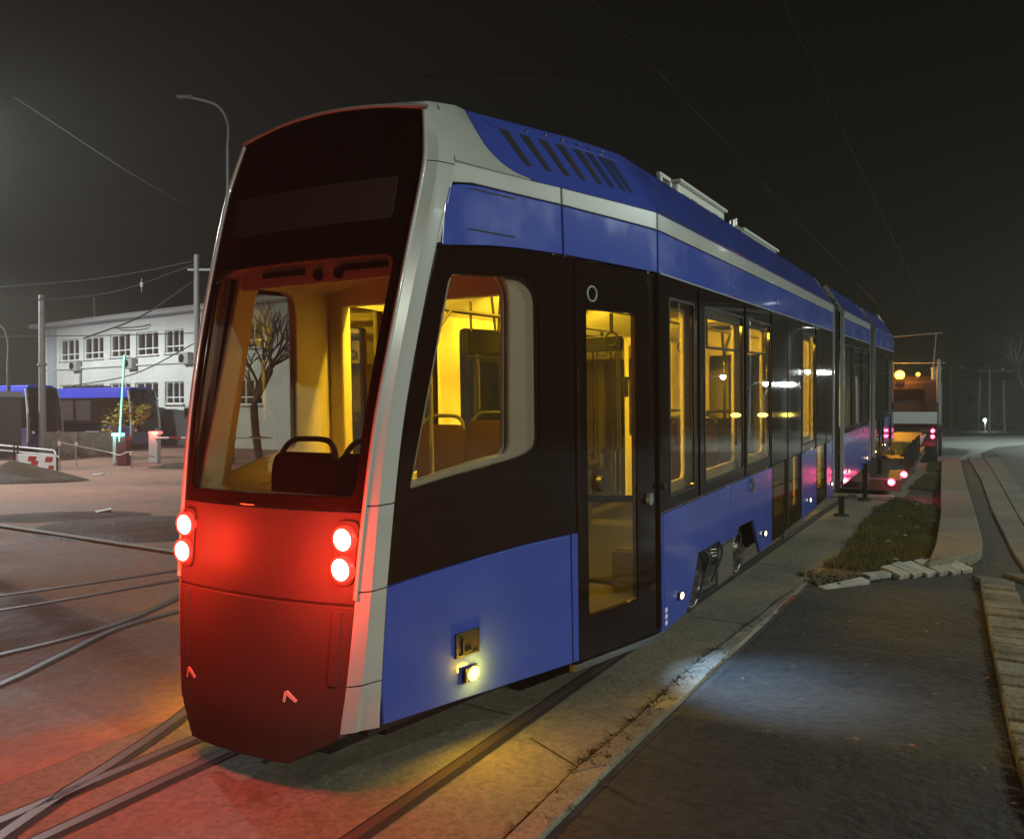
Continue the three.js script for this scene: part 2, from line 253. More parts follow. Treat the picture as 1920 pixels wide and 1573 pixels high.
// ---------------------------------------------------------------- rails in the yard
{
  const steelTop = std([0.085, 0.062, 0.052], 0.5, 0.2), groove = std([0.012, 0.010, 0.009], 0.9);
  function strip(pts, w, y, mat, parent, name) {
    const c = new THREE.CatmullRomCurve3(pts.map(([x, z]) => V(x, 0, z)), false, 'centripetal'), n = 60, pos = [], idx = [], uv = [];
    for (let i = 0; i <= n; i++) { const p = c.getPoint(i / n), t = c.getTangent(i / n), nx = -t.z, nz = t.x;
      for (const [k, yy] of [[-1, y], [1, y]]) { pos.push(p.x + nx * k * w / 2, yy, p.z + nz * k * w / 2); uv.push(k, i); } }
    for (let i = 0; i < n; i++) { const a = i * 2, b = a + 2; idx.push(a, a + 1, b, b, a + 1, b + 1); }
    const g = new THREE.BufferGeometry(); g.setAttribute('position', new THREE.Float32BufferAttribute(pos, 3)); g.setAttribute('uv', new THREE.Float32BufferAttribute(uv, 2)); g.setIndex(idx); g.computeVertexNormals();
    return mesh(name, g, mat, parent);
  }
  const off = (pts, d) => pts.map((p, i) => { const a = pts[Math.max(0, i - 1)], b = pts[Math.min(pts.length - 1, i + 1)], l = Math.hypot(b[0] - a[0], b[1] - a[1]); return [p[0] - (b[1] - a[1]) / l * d, p[1] + (b[0] - a[0]) / l * d]; });
  const line = (X0, s0, X1, s1) => [track(X0, s0), track((X0 * 2 + X1) / 3, (s0 * 2 + s1) / 3), track((X0 + 2 * X1) / 3, (s0 + 2 * s1) / 3), track(X1, s1)];
  const rails = [
    [line(0.79, -6, 0.79, 15.2), 'right-hand rail of the track under the tram'],
    [line(-0.65, -6, -0.65, 15.2), 'left-hand rail of the track under the tram'],
    [[[-2.1, -1.5], [-2.17, -3.0], [-2.15, -3.51], [-2.10, -3.87], [-2.04, -4.16], [-1.94, -4.92], [-1.95, -6.4], [-2.2, -8.5]], 'switch rail curving away left of the tram nose'],
    [[[-4.35, -4.7], [-3.94, -5.72], [-3.74, -6.11], [-3.51, -6.48], [-3.30, -7.00], [-3.18, -7.94], [-3.2, -9.5]], 'far crossing rail with a bright amber glint'],
    [[[-3.9, -3.6], [-3.5, -4.9], [-3.34, -5.46], [-3.29, -6.11], [-3.23, -6.84], [-2.99, -7.36], [-2.2, -8.9]], 'near crossing rail left of the tram'],
    [[[-6.8, -6.2], [-4.91, -8.03], [-3.74, -9.27], [-2.0, -11.4]], 'far rail of the second track in the yard'],
    [[[-6.5, -5.7], [-4.56, -7.46], [-3.66, -8.57], [-1.9, -10.7]], 'thin guard rail beside the far rail of the second track'],
    [[[-2.55, -2.4], [-2.01, -3.42], [-1.84, -3.74], [-1.66, -4.08], [-1.4, -4.55]], 'short guard rail in front of the tram nose'],
  ];
  rails.forEach(([pts, label], i) => {
    const g = group('rail'); structure(g); g.userData.label = label;
    strip(pts, 0.056, 0.006, steelTop, g, 'rail_head'); strip(off(pts, 0.052), 0.042, 0.004, groove, g, 'rail_groove'); strip(off(pts, -0.036), 0.014, 0.0035, groove, g, 'rail_groove');
  });
}
structure(sheet('darker_patch', [[-5.9, -9.25], [-3.62, -7.17], [-3.33, -6.95], [-3.55, -6.35], [-3.83, -5.85], [-4.4, -4.7], [-7.5, -7.4]], 0.0025, mineral([0.15, 0.085, 0.06], { n: 512, size: 3, sd: 19, stain: 0.5 })));  // darker ground patch with a diagonal edge, left of the nose
structure(sheet('concrete_edge', [[-14, -16.9], [-7.75, -12.75], [-4.18, -10.42], [-2.6, -9.4], [-2.6, -9.3], [-4.18, -10.28], [-7.75, -12.6], [-14, -16.7]], 0.025, G.pale, 0.03));
// ---------------------------------------------------------------- the tram: local axes x = right side, y = up, z = -s with s running back from the near end
const LEN = 24.2;
const Wn = smoothTable([-0.5, 0, 0.3, 0.6, 1.0, 1.5, 2.0, 2.3, 2.52, 2.62, 2.8], [0.495, 0.605, 0.668, 0.733, 0.822, 0.945, 1.073, 1.148, 1.197, 1.2, 1.2]);
const W = (s) => Math.min(Wn(s), Wn(LEN - s));
const zf = smoothTable([0.2, 0.4, 0.55, 0.7, 0.85, 1.0, 1.15, 1.3, 1.45, 1.6, 1.75, 1.9, 2.05, 2.2, 2.35, 2.5, 2.65, 2.8, 2.95, 3.1, 3.25, 3.4, 3.5], [0.0, 0.007, -0.006, -0.020, -0.035, -0.051, -0.071, -0.092, -0.114, -0.138, -0.165, -0.197, -0.234, -0.273, -0.315, -0.358, -0.404, -0.451, -0.498, -0.546, -0.59, -0.632, -0.66]);
const wf = lerpTable([0.2, 0.4, 0.55, 0.7, 0.85, 1.0, 1.3, 1.6, 1.9, 2.2, 2.5, 2.8, 3.0, 3.1, 3.25, 3.4, 3.5], [0.50, 0.527, 0.547, 0.563, 0.574, 0.583, 0.596, 0.609, 0.626, 0.645, 0.658, 0.671, 0.674, 0.671, 0.645, 0.612, 0.59]);
const skirt = lerpTable([0, 0.11, 0.4, 0.73, 1.24, 1.63, 2.5, 3], [0.395, 0.39, 0.373, 0.347, 0.32, 0.302, 0.285, 0.263]);
const roofY = (s) => lerpTable([0.5, 0.65, 1, 2], [3.40, 3.42, 3.50, 3.54])(Math.min(s, LEN - s));
const inset = (s) => lerpTable([0.55, 0.7, 1.1], [0.12, 0.15, 0.28])(Math.min(s, LEN - s));
const wallMap = (side) => (s, y, t) => [side * (W(s) + t), y, -s];
const fairMap = (side) => (s, v, t) => [side * (W(s) - inset(s) * v + t * 0.84), 3.115 + v * (roofY(s) - 3.115) + t * 0.54, -s];
const bulge = (x, y) => 0.06 * (1 - (x / wf(y)) ** 2);
const faceMap = (x, y, t) => [x, y, zf(y) + bulge(x, y) + t];
function shapeOf(pts, r = 0) { // polygon, corners rounded by r (a number or one per corner)
  const sh = new THREE.Shape(), n = pts.length;
  pts.forEach((p, i) => { const a = pts[(i + n - 1) % n], b = pts[(i + 1) % n], q = Array.isArray(r) ? r[i] : r;
    const la = Math.hypot(a[0] - p[0], a[1] - p[1]), lb = Math.hypot(b[0] - p[0], b[1] - p[1]), ra = Math.min(q, la * 0.45), rb = Math.min(q, lb * 0.45);
    const A = [p[0] + (a[0] - p[0]) / la * ra, p[1] + (a[1] - p[1]) / la * ra], B = [p[0] + (b[0] - p[0]) / lb * rb, p[1] + (b[1] - p[1]) / lb * rb];
    i ? sh.lineTo(...A) : sh.moveTo(...A); if (q) sh.quadraticCurveTo(p[0], p[1], ...B); });
  sh.closePath(); return sh;
}
function panelGeo(sh, map, { th = 0.03, off = 0, bevel = 0.005, flip = false, tess = 0 } = {}) {
  let g = new THREE.ExtrudeGeometry(sh, { depth: th - bevel * 2, bevelEnabled: bevel > 0, bevelSize: bevel, bevelThickness: bevel, bevelOffset: -bevel, bevelSegments: 2, curveSegments: 8 });
  g.translate(0, 0, off - th + bevel);
  if (g.index) g = g.toNonIndexed();
  if (tess) g = new TessellateModifier(tess, 7).modify(g);
  const p = g.attributes.position, nn = g.attributes.normal, uv = [], E = 0.004, D = (a, b) => V(a[0] - b[0], a[1] - b[1], a[2] - b[2]);
  for (let i = 0; i < p.count; i++) { const x = p.getX(i), y = p.getY(i), t = p.getZ(i); uv.push(x, y);
    const du = D(map(x + E, y, t), map(x - E, y, t)), dv = D(map(x, y + E, t), map(x, y - E, t)), dt = D(map(x, y, t + E), map(x, y, t - E));
    const n = dv.clone().cross(dt).multiplyScalar(nn.getX(i)).add(dt.clone().cross(du).multiplyScalar(nn.getY(i))).add(du.clone().cross(dv).multiplyScalar(nn.getZ(i))).normalize().multiplyScalar(flip ? -1 : 1);
    nn.setXYZ(i, n.x, n.y, n.z); p.setXYZ(i, ...map(x, y, t)); }
  if (flip) for (let i = 0; i < p.count; i += 3) { const a = [p.getX(i), p.getY(i), p.getZ(i)], u = [uv[2 * i], uv[2 * i + 1]]; p.setXYZ(i, p.getX(i + 2), p.getY(i + 2), p.getZ(i + 2)); p.setXYZ(i + 2, ...a); const na = [nn.getX(i), nn.getY(i), nn.getZ(i)]; nn.setXYZ(i, nn.getX(i + 2), nn.getY(i + 2), nn.getZ(i + 2)); nn.setXYZ(i + 2, ...na); uv[2 * i] = uv[2 * i + 4]; uv[2 * i + 1] = uv[2 * i + 5]; uv[2 * i + 4] = u[0]; uv[2 * i + 5] = u[1]; }
  const out = new THREE.BufferGeometry(); out.setAttribute('position', new THREE.Float32BufferAttribute(p.array, 3)); out.setAttribute('uv', new THREE.Float32BufferAttribute(uv, 2)); out.setAttribute('normal', new THREE.Float32BufferAttribute(nn.array, 3));
  return out;
}
const holes = (sh, hs) => { for (const h of hs) sh.holes.push(h); return sh; };
const rect = (a, b, c, d) => [[a, b], [c, b], [c, d], [a, d]];
function grid(nu, nv, fn) { const pos = [], uv = [], idx = []; for (let j = 0; j <= nv; j++) for (let i = 0; i <= nu; i++) { pos.push(...fn(i / nu, j / nv)); uv.push(i / nu, j / nv); } for (let j = 0; j < nv; j++) for (let i = 0; i < nu; i++) { const a = j * (nu + 1) + i, b = a + nu + 1; idx.push(a, a + 1, b, b, a + 1, b + 1); } const g = new THREE.BufferGeometry(); g.setAttribute('position', new THREE.Float32BufferAttribute(pos, 3)); g.setAttribute('uv', new THREE.Float32BufferAttribute(uv, 2)); g.setIndex(idx); g.computeVertexNormals(); return g; }

const tram = group('tram');
tag(tram, 'large blue and grey low-floor tram with lit red tail lamps, standing partly on a trailer', 'tram');
tram.position.copy(T); tram.rotation.order = 'YXZ'; tram.rotation.set(PITCH, YAW, 0);
{
  const P = (name, geo, mat, parent = tram, label) => { const m = mesh(name, geo, mat, parent); if (label) m.userData.label = label; return m; };
  const S = tram;
  // --- near end: mask, windscreen, pillars
  const edge = (ys, k) => ys.map((y) => [k * wf(y), y]);
  const ysLow = [0.36, 0.55, 0.7, 0.85, 0.965], ysMid = [0.975, 1.1, 1.2, 1.3, 1.395], ysUp = [1.40, 1.5, 1.6, 1.75, 1.9, 2.05, 2.2, 2.35, 2.5, 2.65, 2.8, 2.95, 3.1, 3.25, 3.37];
  P('lower_mask', panelGeo(shapeOf([[-0.46, 0.19], [0.24, 0.205], ...edge(ysLow, 1), ...edge(ysLow, -1).reverse()]), faceMap, { th: 0.06, tess: 0.12 }), M.mask, S, 'black lower nose panel glowing red under the tail lamps');
  const glassPts = [[-0.545, 1.462], [0.545, 1.462], [0.60, 2.62], [-0.60, 2.62]];
  const glassR = [0.06, 0.06, 0.07, 0.07];
  const up = shapeOf([...edge(ysUp, 1), [0.3, 3.425], [0, 3.435], [-0.3, 3.425], ...edge(ysUp, -1).reverse()]);
  P('lamp_panel', panelGeo(shapeOf([...edge(ysMid, 1), ...edge(ysMid, -1).reverse()]), faceMap, { th: 0.04, tess: 0.12 }), M.mask, S, 'black nose panel between the tail lamps, washed with red light');
  P('front_mask', panelGeo(holes(up, [shapeOf(glassPts, glassR)]), faceMap, { th: 0.03, tess: 0.12 }), M.black, S, 'black glossy windscreen surround');
  P('windscreen', panelGeo(shapeOf(glassPts.map(([x, y]) => [x * 1.004, y]), glassR), (x, y, t) => faceMap(x, y, t), { th: 0.001, off: -0.008, bevel: 0, tess: 0.12 }), M.clear);
  P('destination_window', panelGeo(shapeOf(rect(-0.55, 2.80, 0.55, 3.02), 0.02), faceMap, { th: 0.004, off: 0.003, bevel: 0.001, tess: 0.15 }), phys([0.05, 0.035, 0.028], { roughness: 0.25, clearcoat: 0.5 }));
  P('edge_trim', tube([-0.64, -0.5, -0.3, 0, 0.3, 0.5, 0.64].map((x) => { const y = 3.377 + 0.062 * (1 - (x / 0.64) ** 2); return [x, y, zf(y) + bulge(Math.min(0.6, Math.abs(x)), y) - 0.006]; }), 0.013, 60, 8), M.grey);
  P('crease_trim', panelGeo(shapeOf(rect(-0.575, 0.966, 0.575, 0.974)), faceMap, { th: 0.02, off: -0.004, bevel: 0, tess: 0.15 }), M.seam);
  for (const k of [-1, 1]) { // raised lamp pods, hatch joint, towing marks
    P('lamp_housing', panelGeo(shapeOf([[k * 0.46, 1.06], [k * 0.578, 1.06], [k * 0.592, 1.36], [k * 0.47, 1.36]], 0.05), faceMap, { th: 0.03, off: 0.012, flip: k < 0, bevel: 0.006, tess: 0.1 }), M.mask);
    for (const y of [1.275, 1.14]) {
      const x = k * 0.527, [, , z] = faceMap(x, y, 0);
      const l = P('tail_lamp', cyl(0.062, 0.03, x, y, z + 0.022, 'z', 32), glow([0.3, 0.02, 0.02], [1, 0.02, 0.012], 3));
      P('tail_lamp_lens', new THREE.SphereGeometry(0.054, 24, 10, 0, 6.2832, 0, 1.2).rotateX(Math.PI / 2).scale(1, 1, 0.5).translate(x, y, z + 0.028), glow([0.8, 0.4, 0.3], [1, 0.62, 0.42], 9), l);
      const L = new THREE.PointLight(new THREE.Color().setRGB(1, 0.035, 0.012), 1.6); L.position.set(x, y, z + 0.30); L.castShadow = true; L.shadow.radius = 2.5; tram.add(L);
      const B = new THREE.SpotLight(new THREE.Color().setRGB(1, 0.05, 0.02), 15, 0, 1.25, 1); B.position.set(x, y, z + 0.07); B.target.position.set(x + k * 0.1, y + 0.42, z + 1.2); B.castShadow = true; B.shadow.radius = 2.5; tram.add(B, B.target);
    }
    P('hatch_strip', panelGeo(shapeOf([[k * 0.485 - 0.022, 0.60], [k * 0.485 + 0.022, 0.60], [k * 0.50 + 0.024, 0.945], [k * 0.50 - 0.022, 0.945]], 0.006), faceMap, { th: 0.012, off: 0.006, bevel: 0.002, flip: k < 0, tess: 0.15 }), M.mask);
    const mk = (x) => [[x - 0.03, 0.50], [x - 0.018, 0.50], [x - 0.012, 0.535], [x + 0.042, 0.505], [x + 0.052, 0.516], [x - 0.005, 0.556], [x - 0.022, 0.55]];
    P('jacking_mark', panelGeo(shapeOf(mk(k > 0 ? 0.25 : -0.45)), faceMap, { th: 0.004, off: 0.003, bevel: 0 }), M.white);
    // pillar in three cast lengths with joints
    const P2 = (y) => 0.15 - zf(y);
    const segs = [[0.385, 0.60], [0.606, 1.03], [1.036, 1.42], [1.426, 3.085], [3.09, 3.405]];
    for (const [a, b] of segs) {
      const g = grid(8, Math.max(3, Math.round((b - a) / 0.06)), (u, v) => {
        const y = a + (b - a) * v, s2 = P2(y), Bx = y < 3.115 ? W(s2) : W(s2) - inset(s2) * (y - 3.115) / (roofY(s2) - 3.115), F = [wf(y) + 0.002, zf(y)], C = [Math.min(wf(y) + 0.057, Bx - 0.008), zf(y) - 0.062], B = [Bx + 0.002, -s2], D = [F[0] - 0.005, F[1] - 0.05], E = [B[0] - 0.05, B[1]];
        const path = [D, F, [F[0] + 0.006, F[1] - 0.003], [C[0] - 0.005, C[1] + 0.012], [C[0] + 0.002, C[1] - 0.012], [B[0] - 0.003, B[1] + 0.01], B, E, E], q = path[Math.round(u * 8)];
        return [k * q[0], y, q[1]];
      });
      P('pillar', toCreasedNormals(g, 0.22), M.grey);
    }
    P('edge_trim', tube([1.0, 1.4, 1.8, 2.2, 2.6, 3.0, 3.1, 3.25, 3.36].map((y) => [k * (wf(y) + 0.004), y, zf(y) + 0.002]), 0.011, 60, 8), M.grey);
    // --- side walls of the tapered end
    const wm = wallMap(k), fm = fairMap(k), o = (x = {}) => ({ flip: k < 0, tess: 0.2, ...x });
    const p2 = (ys, d = 0.006) => ys.map((y) => [P2(y) + d, y]);
    P('side_panel', panelGeo(shapeOf([...[0.17, 0.5, 0.9, 1.3, 1.583].map((s) => [s, skirt(s)]), [1.575, 1.079], [1.2, 1.078], [0.83, 1.066], [0.5, 1.05], ...p2([1.03, 0.7, 0.55])]), wm, o()), M.blue, S, 'blue lower side panel of the near end');
    P('side_panel', panelGeo(shapeOf([[1.595, skirt(1.6)], [1.645, skirt(1.64)], [1.645, 1.079], [1.588, 1.079]]), wm, o()), M.blue);
    const win = [[0.36, 1.475], [0.763, 1.53], [1.196, 1.576], [1.322, 1.63], [1.326, 2.49], [1.22, 2.565], [0.65, 2.535]], winR = [0.03, 0.3, 0.3, 0.05, 0.08, 0.08, 0.05];
    P('side_mask', panelGeo(holes(shapeOf([...p2([1.04], 0.008), [0.5, 1.056], [0.83, 1.072], [1.2, 1.084], [1.645, 1.085], [1.645, 2.722], [1.04, 2.714], [0.60, 2.668], ...p2([2.66, 2.5, 2.3, 2.1, 1.9, 1.7, 1.5, 1.3], 0.008)]), [shapeOf(win, winR)]), wm, o({ th: 0.035 })), M.black, S, 'black glossy side panel round the cab window');
    P('cab_side_window', panelGeo(shapeOf(win, winR), wm, o({ th: 0.001, off: -0.01, bevel: 0 })), M.clear);
    P('header_panel', panelGeo(shapeOf([[0.60, 2.676], [1.04, 2.722], [1.536, 2.730], [1.528, 3.010], [0.82, 3.012], [0.655, 2.985], [0.625, 2.90]], [0.01, 0.3, 0.005, 0.005, 0.12, 0.07, 0.1]), wm, o()), M.blue);
    P('header_panel', panelGeo(shapeOf([[1.552, 2.730], [2.505, 2.712], [2.505, 2.99], [1.544, 3.01]]), wm, o()), M.blue);
    P('corner_panel', panelGeo(shapeOf([...p2([2.68], 0.005), [0.594, 2.69], [0.616, 2.905], [0.65, 2.995], [0.82, 3.019], [1.527, 3.017], [1.525, 3.112], ...p2([3.105, 3.0, 2.9, 2.8], 0.005)], 0), wm, o()), M.grey);
    P('stripe', panelGeo(shapeOf([[1.544, 3.017], [2.505, 2.997], [2.505, 3.110], [1.541, 3.112]]), wm, o()), M.grey);
    P('header_hatch', panelGeo(shapeOf(rect(0.79, 2.985, 1.14, 2.991)), wm, o({ th: 0.004, off: 0.002, bevel: 0 })), M.seam); P('header_hatch', panelGeo(shapeOf(rect(0.785, 2.776, 1.14, 2.784)), wm, o({ th: 0.004, off: 0.002, bevel: 0 })), M.seam);
    P('roof_cheek', panelGeo(shapeOf([[0.703, 0.0], [1.30, 0.0], [1.15, 0.06], [1.07, 0.25], [1.045, 0.5], [1.10, 1.0], [0.79, 1.0], [0.748, 0.5]], [0, 0.05, 0.1, 0.2, 0.3, 0, 0, 0]), fm, o({ tess: 0.15, th: 0.02, bevel: 0 })), M.grey);
    P('roof_fairing', panelGeo(shapeOf([[1.306, 0.0], [2.53, 0.0], [2.53, 1.0], [1.106, 1.0], [1.051, 0.5], [1.076, 0.25], [1.156, 0.06]], [0.05, 0, 0, 0, 0.3, 0.2, 0.1]), fm, o({ tess: 0.15, th: 0.02, bevel: 0 })), M.blue);
    for (const s of [1.35, 1.52, 1.683, 1.835, 2.0, 2.12, 2.245, 2.33]) P('louvre', panelGeo(shapeOf([[s - 0.028, 0.24], [s + 0.022, 0.24], [s + 0.028, 0.82], [s - 0.045, 0.82]], 0.02), fm, o({ th: 0.006, off: 0.003, bevel: 0 })), s > 2.05 ? phys([0.012, 0.02, 0.08], { roughness: 0.5 }) : M.seam);
    P('louvre_lip', panelGeo(shapeOf([[1.25, 0.82], [2.4, 0.80], [2.42, 0.86], [1.22, 0.9]]), fm, o({ th: 0.012, off: 0.008 })), M.blue);
    for (const s of [1.55, 1.71, 1.87, 2.03, 2.15, 2.27]) P('bolt', new THREE.SphereGeometry(0.011, 8, 6).translate(...fm(s, 0.88, 0.012)), M.steel);
    // --- first door
    const dg = rect(1.765, 0.55, 2.27, 2.425);
    P('door', panelGeo(holes(shapeOf([[1.662, 0.292], [2.508, 0.282], [2.508, 2.70], [1.662, 2.716]]), [shapeOf(dg, 0.03)]), wm, o({ th: 0.04, off: -0.012 })), M.black, S, 'black single passenger door with tall narrow pane');
    P('door_glass', panelGeo(shapeOf(dg, 0.03), wm, o({ th: 0.001, off: -0.02, bevel: 0 })), M.glass);
    P('door_post', panelGeo(shapeOf(rect(1.63, 1.09, 1.66, 2.71)), wm, o({ th: 0.03, off: 0.01, bevel: 0.008 })), M.black);
    P('door_post', panelGeo(shapeOf(rect(2.50, 0.30, 2.53, 2.70)), wm, o({ th: 0.03, off: 0.008, bevel: 0.008 })), M.black);
    P('door_sill', panelGeo(shapeOf([[1.6, 0.245], [2.56, 0.235], [2.56, 0.272], [1.6, 0.288]]), wm, o({ th: 0.05, off: 0.012 })), M.wornSteel);
    P('door_bar', panelGeo(shapeOf([[1.76, 1.25], [2.28, 1.19], [2.28, 1.235], [1.76, 1.295]]), wm, o({ th: 0.02, off: -0.05 })), M.dark);
    P('door_button', cyl(0.05, 0.03, ...wm(1.878, 1.354, -0.006), 'x', 20).rotateY(0), M.iron); P('door_button', cyl(0.042, 0.025, ...wm(2.392, 1.2, 0.0), 'x', 20), M.galv);
    { const t = new THREE.TorusGeometry(0.045, 0.008, 8, 24); t.rotateY(Math.PI / 2 - k * 0.25); t.translate(...wm(1.81, 2.52, -0.008)); P('warning_lamp', t, M.galv); }
    // --- straight body of the three sections
    const sec = [
      { a: 2.535, b: 10.49, low: [[2.535, 2.58], [2.59, 4.385], [4.395, 6.115], [7.86, 8.97], [9.86, 10.49]], doors: [[6.13, 7.845], [8.985, 9.845]], wins: [[2.74, 3.32], [3.62, 4.86], [5.02, 6.04], [7.95, 8.9]] },
      { a: 11.66, b: 15.64, low: [[11.66, 13.6], [13.61, 15.64]], doors: [], wins: [[11.8, 12.75], [13.0, 14.2], [14.4, 15.5]] },
      { a: 16.52, b: 23.6, low: [[16.52, 16.95], [18.65, 19.9], [20.8, 22.2], [22.21, 23.6]], doors: [[16.96, 18.64], [19.91, 20.79]], wins: [[18.75, 19.8], [20.9, 21.8]] },
    ];
    for (const c of sec) {
      const far = c.a > 16, oo = (x = {}) => ({ flip: k < 0, tess: far ? 0.5 : 0, ...x });
      for (const [a, b] of c.low) {
        let pts = rect(a, 0.263, b, 1.072);
        if (a === 2.59) pts = [[a, 0.263], [3.08, 0.263], [3.19, 0.33], [3.42, 0.655], [4.03, 0.643], [4.08, 0.603], [b, 0.592], [b, 1.072], [a, 1.072]];
        if (a === 4.395) pts = [[a, 0.592], [4.64, 0.592], [4.68, 0.66], [5.25, 0.64], [5.53, 0.292], [5.56, 0.263], [b, 0.263], [b, 1.072], [a, 1.072]];
        P('side_panel', panelGeo(shapeOf(pts), wm, oo()), M.blue);
      }
      const hs = c.wins.map(([a, b]) => shapeOf(rect(a, 1.19, b, 2.55), 0.03)), dh = c.doors.map(([a, b]) => shapeOf(rect(a, 1.085, b, 2.66), 0));
      const top = c.b > 23 ? 23.55 : c.b;
      P('window_band', panelGeo(holes(shapeOf(rect(c.a, 1.085, top, 2.70)), [...hs, ...dh]), wm, oo({ th: 0.035 })), M.black);
      for (const [a, b] of c.wins) {
        const w = P('window', panelGeo(shapeOf(rect(a, 1.19, b, 2.55), 0.03), wm, oo({ th: 0.001, off: -0.006, bevel: 0 })), M.tint);
        P('window_frame', panelGeo(holes(shapeOf(rect(a - 0.02, 1.17, b + 0.02, 2.57), 0.03), [shapeOf(rect(a, 1.19, b, 2.55), 0.03)]), wm, oo({ th: 0.006, off: 0.004, bevel: 0.002 })), M.rubber, w);
        if (b - a > 1) P('vent_pane', panelGeo(holes(shapeOf(rect(a + 0.04, 2.24, b - 0.2, 2.50), 0.02), [shapeOf(rect(a + 0.06, 2.26, b - 0.22, 2.48), 0.02)]), wm, oo({ th: 0.012, off: 0.006, bevel: 0.002 })), M.rubber, w);
      }
      for (const s of [3.45, 4.94, 6.08, 8.93]) if (s > c.a && s < c.b) P('post_trim', panelGeo(shapeOf(rect(s - 0.012, 1.09, s + 0.012, 2.69)), wm, oo({ th: 0.02, off: 0.01, bevel: 0.006 })), M.black);
      for (const [a, b] of c.doors) {
        const n = b - a > 1.2 ? 2 : 1;
        for (let i = 0; i < n; i++) { const p = a + 0.012 + (b - a) / n * i, q = a + (b - a) / n * (i + 1) - 0.012, gl = rect(p + 0.09, 0.50, q - 0.09, 2.5);
          const dmesh = P('door', panelGeo(holes(shapeOf(rect(p, 0.27, q, 2.655), 0.03), [shapeOf(gl, 0.03)]), wm, oo({ th: 0.04, off: -0.006 })), M.black);
          P('door_glass', panelGeo(shapeOf(gl, 0.03), wm, oo({ th: 0.001, off: -0.014, bevel: 0 })), M.tint, dmesh); 
          P('door_seal', panelGeo(shapeOf(rect(q - 0.002, 0.3, q + 0.022, 2.65)), wm, oo({ th: 0.02, off: 0.006, bevel: 0.004 })), M.rubber, dmesh); }
      }
      const cuts = c.a < 3 ? [2.52, 4.44, 6.35, 8.4, 10.49] : [c.a, (c.a + top) / 2, top];
      for (let i = 0; i < cuts.length - 1; i++) { const a = cuts[i] + 0.004, b = cuts[i + 1] - 0.004;
        P('header_panel', panelGeo(shapeOf(rect(a, 2.712, b, 2.99)), wm, oo()), M.blue);
        P('stripe', panelGeo(shapeOf(rect(a, 2.998, b, 3.108)), wm, oo()), far ? M.blue : M.grey); }
      P('drip_rail', panelGeo(shapeOf(rect(c.a, 2.700, top, 2.714)), wm, oo({ th: 0.03, off: 0.014 })), M.galv);
      P('roof_fairing', panelGeo(shapeOf(rect(c.a, 0, top, 1.0)), fm, oo({ th: 0.02, bevel: 0, tess: 0.5 })), M.blue);
      P('gutter_seam', panelGeo(shapeOf(rect(c.a, 0.03, top, 0.05)), fm, oo({ th: 0.006, off: 0.003, bevel: 0, tess: 0.5 })), M.seam);
      for (const e of [c.a < 3 ? null : c.a, c.b > 23 ? null : c.b]) if (e) P('section_end_frame', merge([box(0.06, 2.75, 0.05, k * 1.185, 1.7, -e + (e === c.b ? -0.03 : 0.03)), box(0.06, 0.56, 0.05, k * 1.06, 3.28, -e + (e === c.b ? -0.03 : 0.03), 0, 0, k * 0.55)]), M.grey);
    }
    for (const [s, w] of [[2.934, 0], [5.724, 0], [8.406, 0], [10.3, 0], [12.252, 0], [14.993, 0], [16.63, 0], [18.8, 0], [21.93, 0]]) {
      const [x, y, z] = wm(s, 0.432, 0.006);
      const b = P('side_marker', rbox(0.02, 0.055, 0.10, 0.006, x, y, z), M.rubber);
      P('marker_lens', new THREE.SphereGeometry(0.03, 16, 8).scale(0.35, 0.8, 1.2).translate(x + k * 0.011, y, z), glow([0.8, 0.6, 0.3], [1, 0.8, 0.52], 5), b);  // small reflectors, their glint put in as emissive colour
    }
    { const [x, y, z] = wm(0.74, 0.478, 0.008);
      const b = P('side_marker', rbox(0.016, 0.075, 0.12, 0.006, x, y, z), M.rubber, S, 'bright amber indicator lamp on the near end');
      P('marker_lens', new THREE.SphereGeometry(0.042, 20, 10).scale(0.4, 0.85, 1.2).translate(x + k * 0.018, y, z), glow([0.9, 0.6, 0.1], [1, 0.66, 0.10], 7), b);
      const L = new THREE.PointLight(new THREE.Color().setRGB(1, 0.60, 0.02), k > 0 ? 1.3 : 2.0); L.position.set(x + k * 0.03, y, z); L.castShadow = true; L.shadow.radius = 2; tram.add(L);
      const r0 = wm(0.655, 0.64, 0), r1 = wm(0.79, 0.64, 0), yw = Math.atan2(-(r1[2] - r0[2]), r1[0] - r0[0]);
      const cx = (r0[0] + r1[0]) / 2, cz = (r0[2] + r1[2]) / 2, put = (g) => g.rotateY(yw).translate(cx, 0.64, cz), sd = k > 0 ? 1 : -1;
      const rc = P('socket_recess', put(box(0.15, 0.11, 0.012, 0, 0, 0)), std([0.035, 0.025, 0.016], 0.5, 0.3));
      P('socket_frame', put(merge([box(0.17, 0.012, 0.024, 0, 0.058, 0), box(0.17, 0.012, 0.024, 0, -0.058, 0), box(0.012, 0.128, 0.024, 0.08, 0, 0), box(0.012, 0.128, 0.024, -0.08, 0, 0), box(0.014, 0.07, 0.03, -0.035, -0.01, 0), box(0.07, 0.012, 0.03, -0.005, -0.042, 0)])), M.iron, rc); }
    for (const [s, y] of [[2.62, 0.40], [2.62, 0.355], [2.62, 0.31]]) P('data_plate', box(0.006, 0.028, 0.05, k * 1.201, y, -s), M.white);
    P('step_hook', merge([box(0.03, 0.05, 0.04, k * 1.21, 1.03, -5.17), box(0.025, 0.08, 0.015, k * 1.225, 0.985, -5.17), box(0.03, 0.03, 0.05, k * 1.215, 0.94, -5.17)]), M.galv);
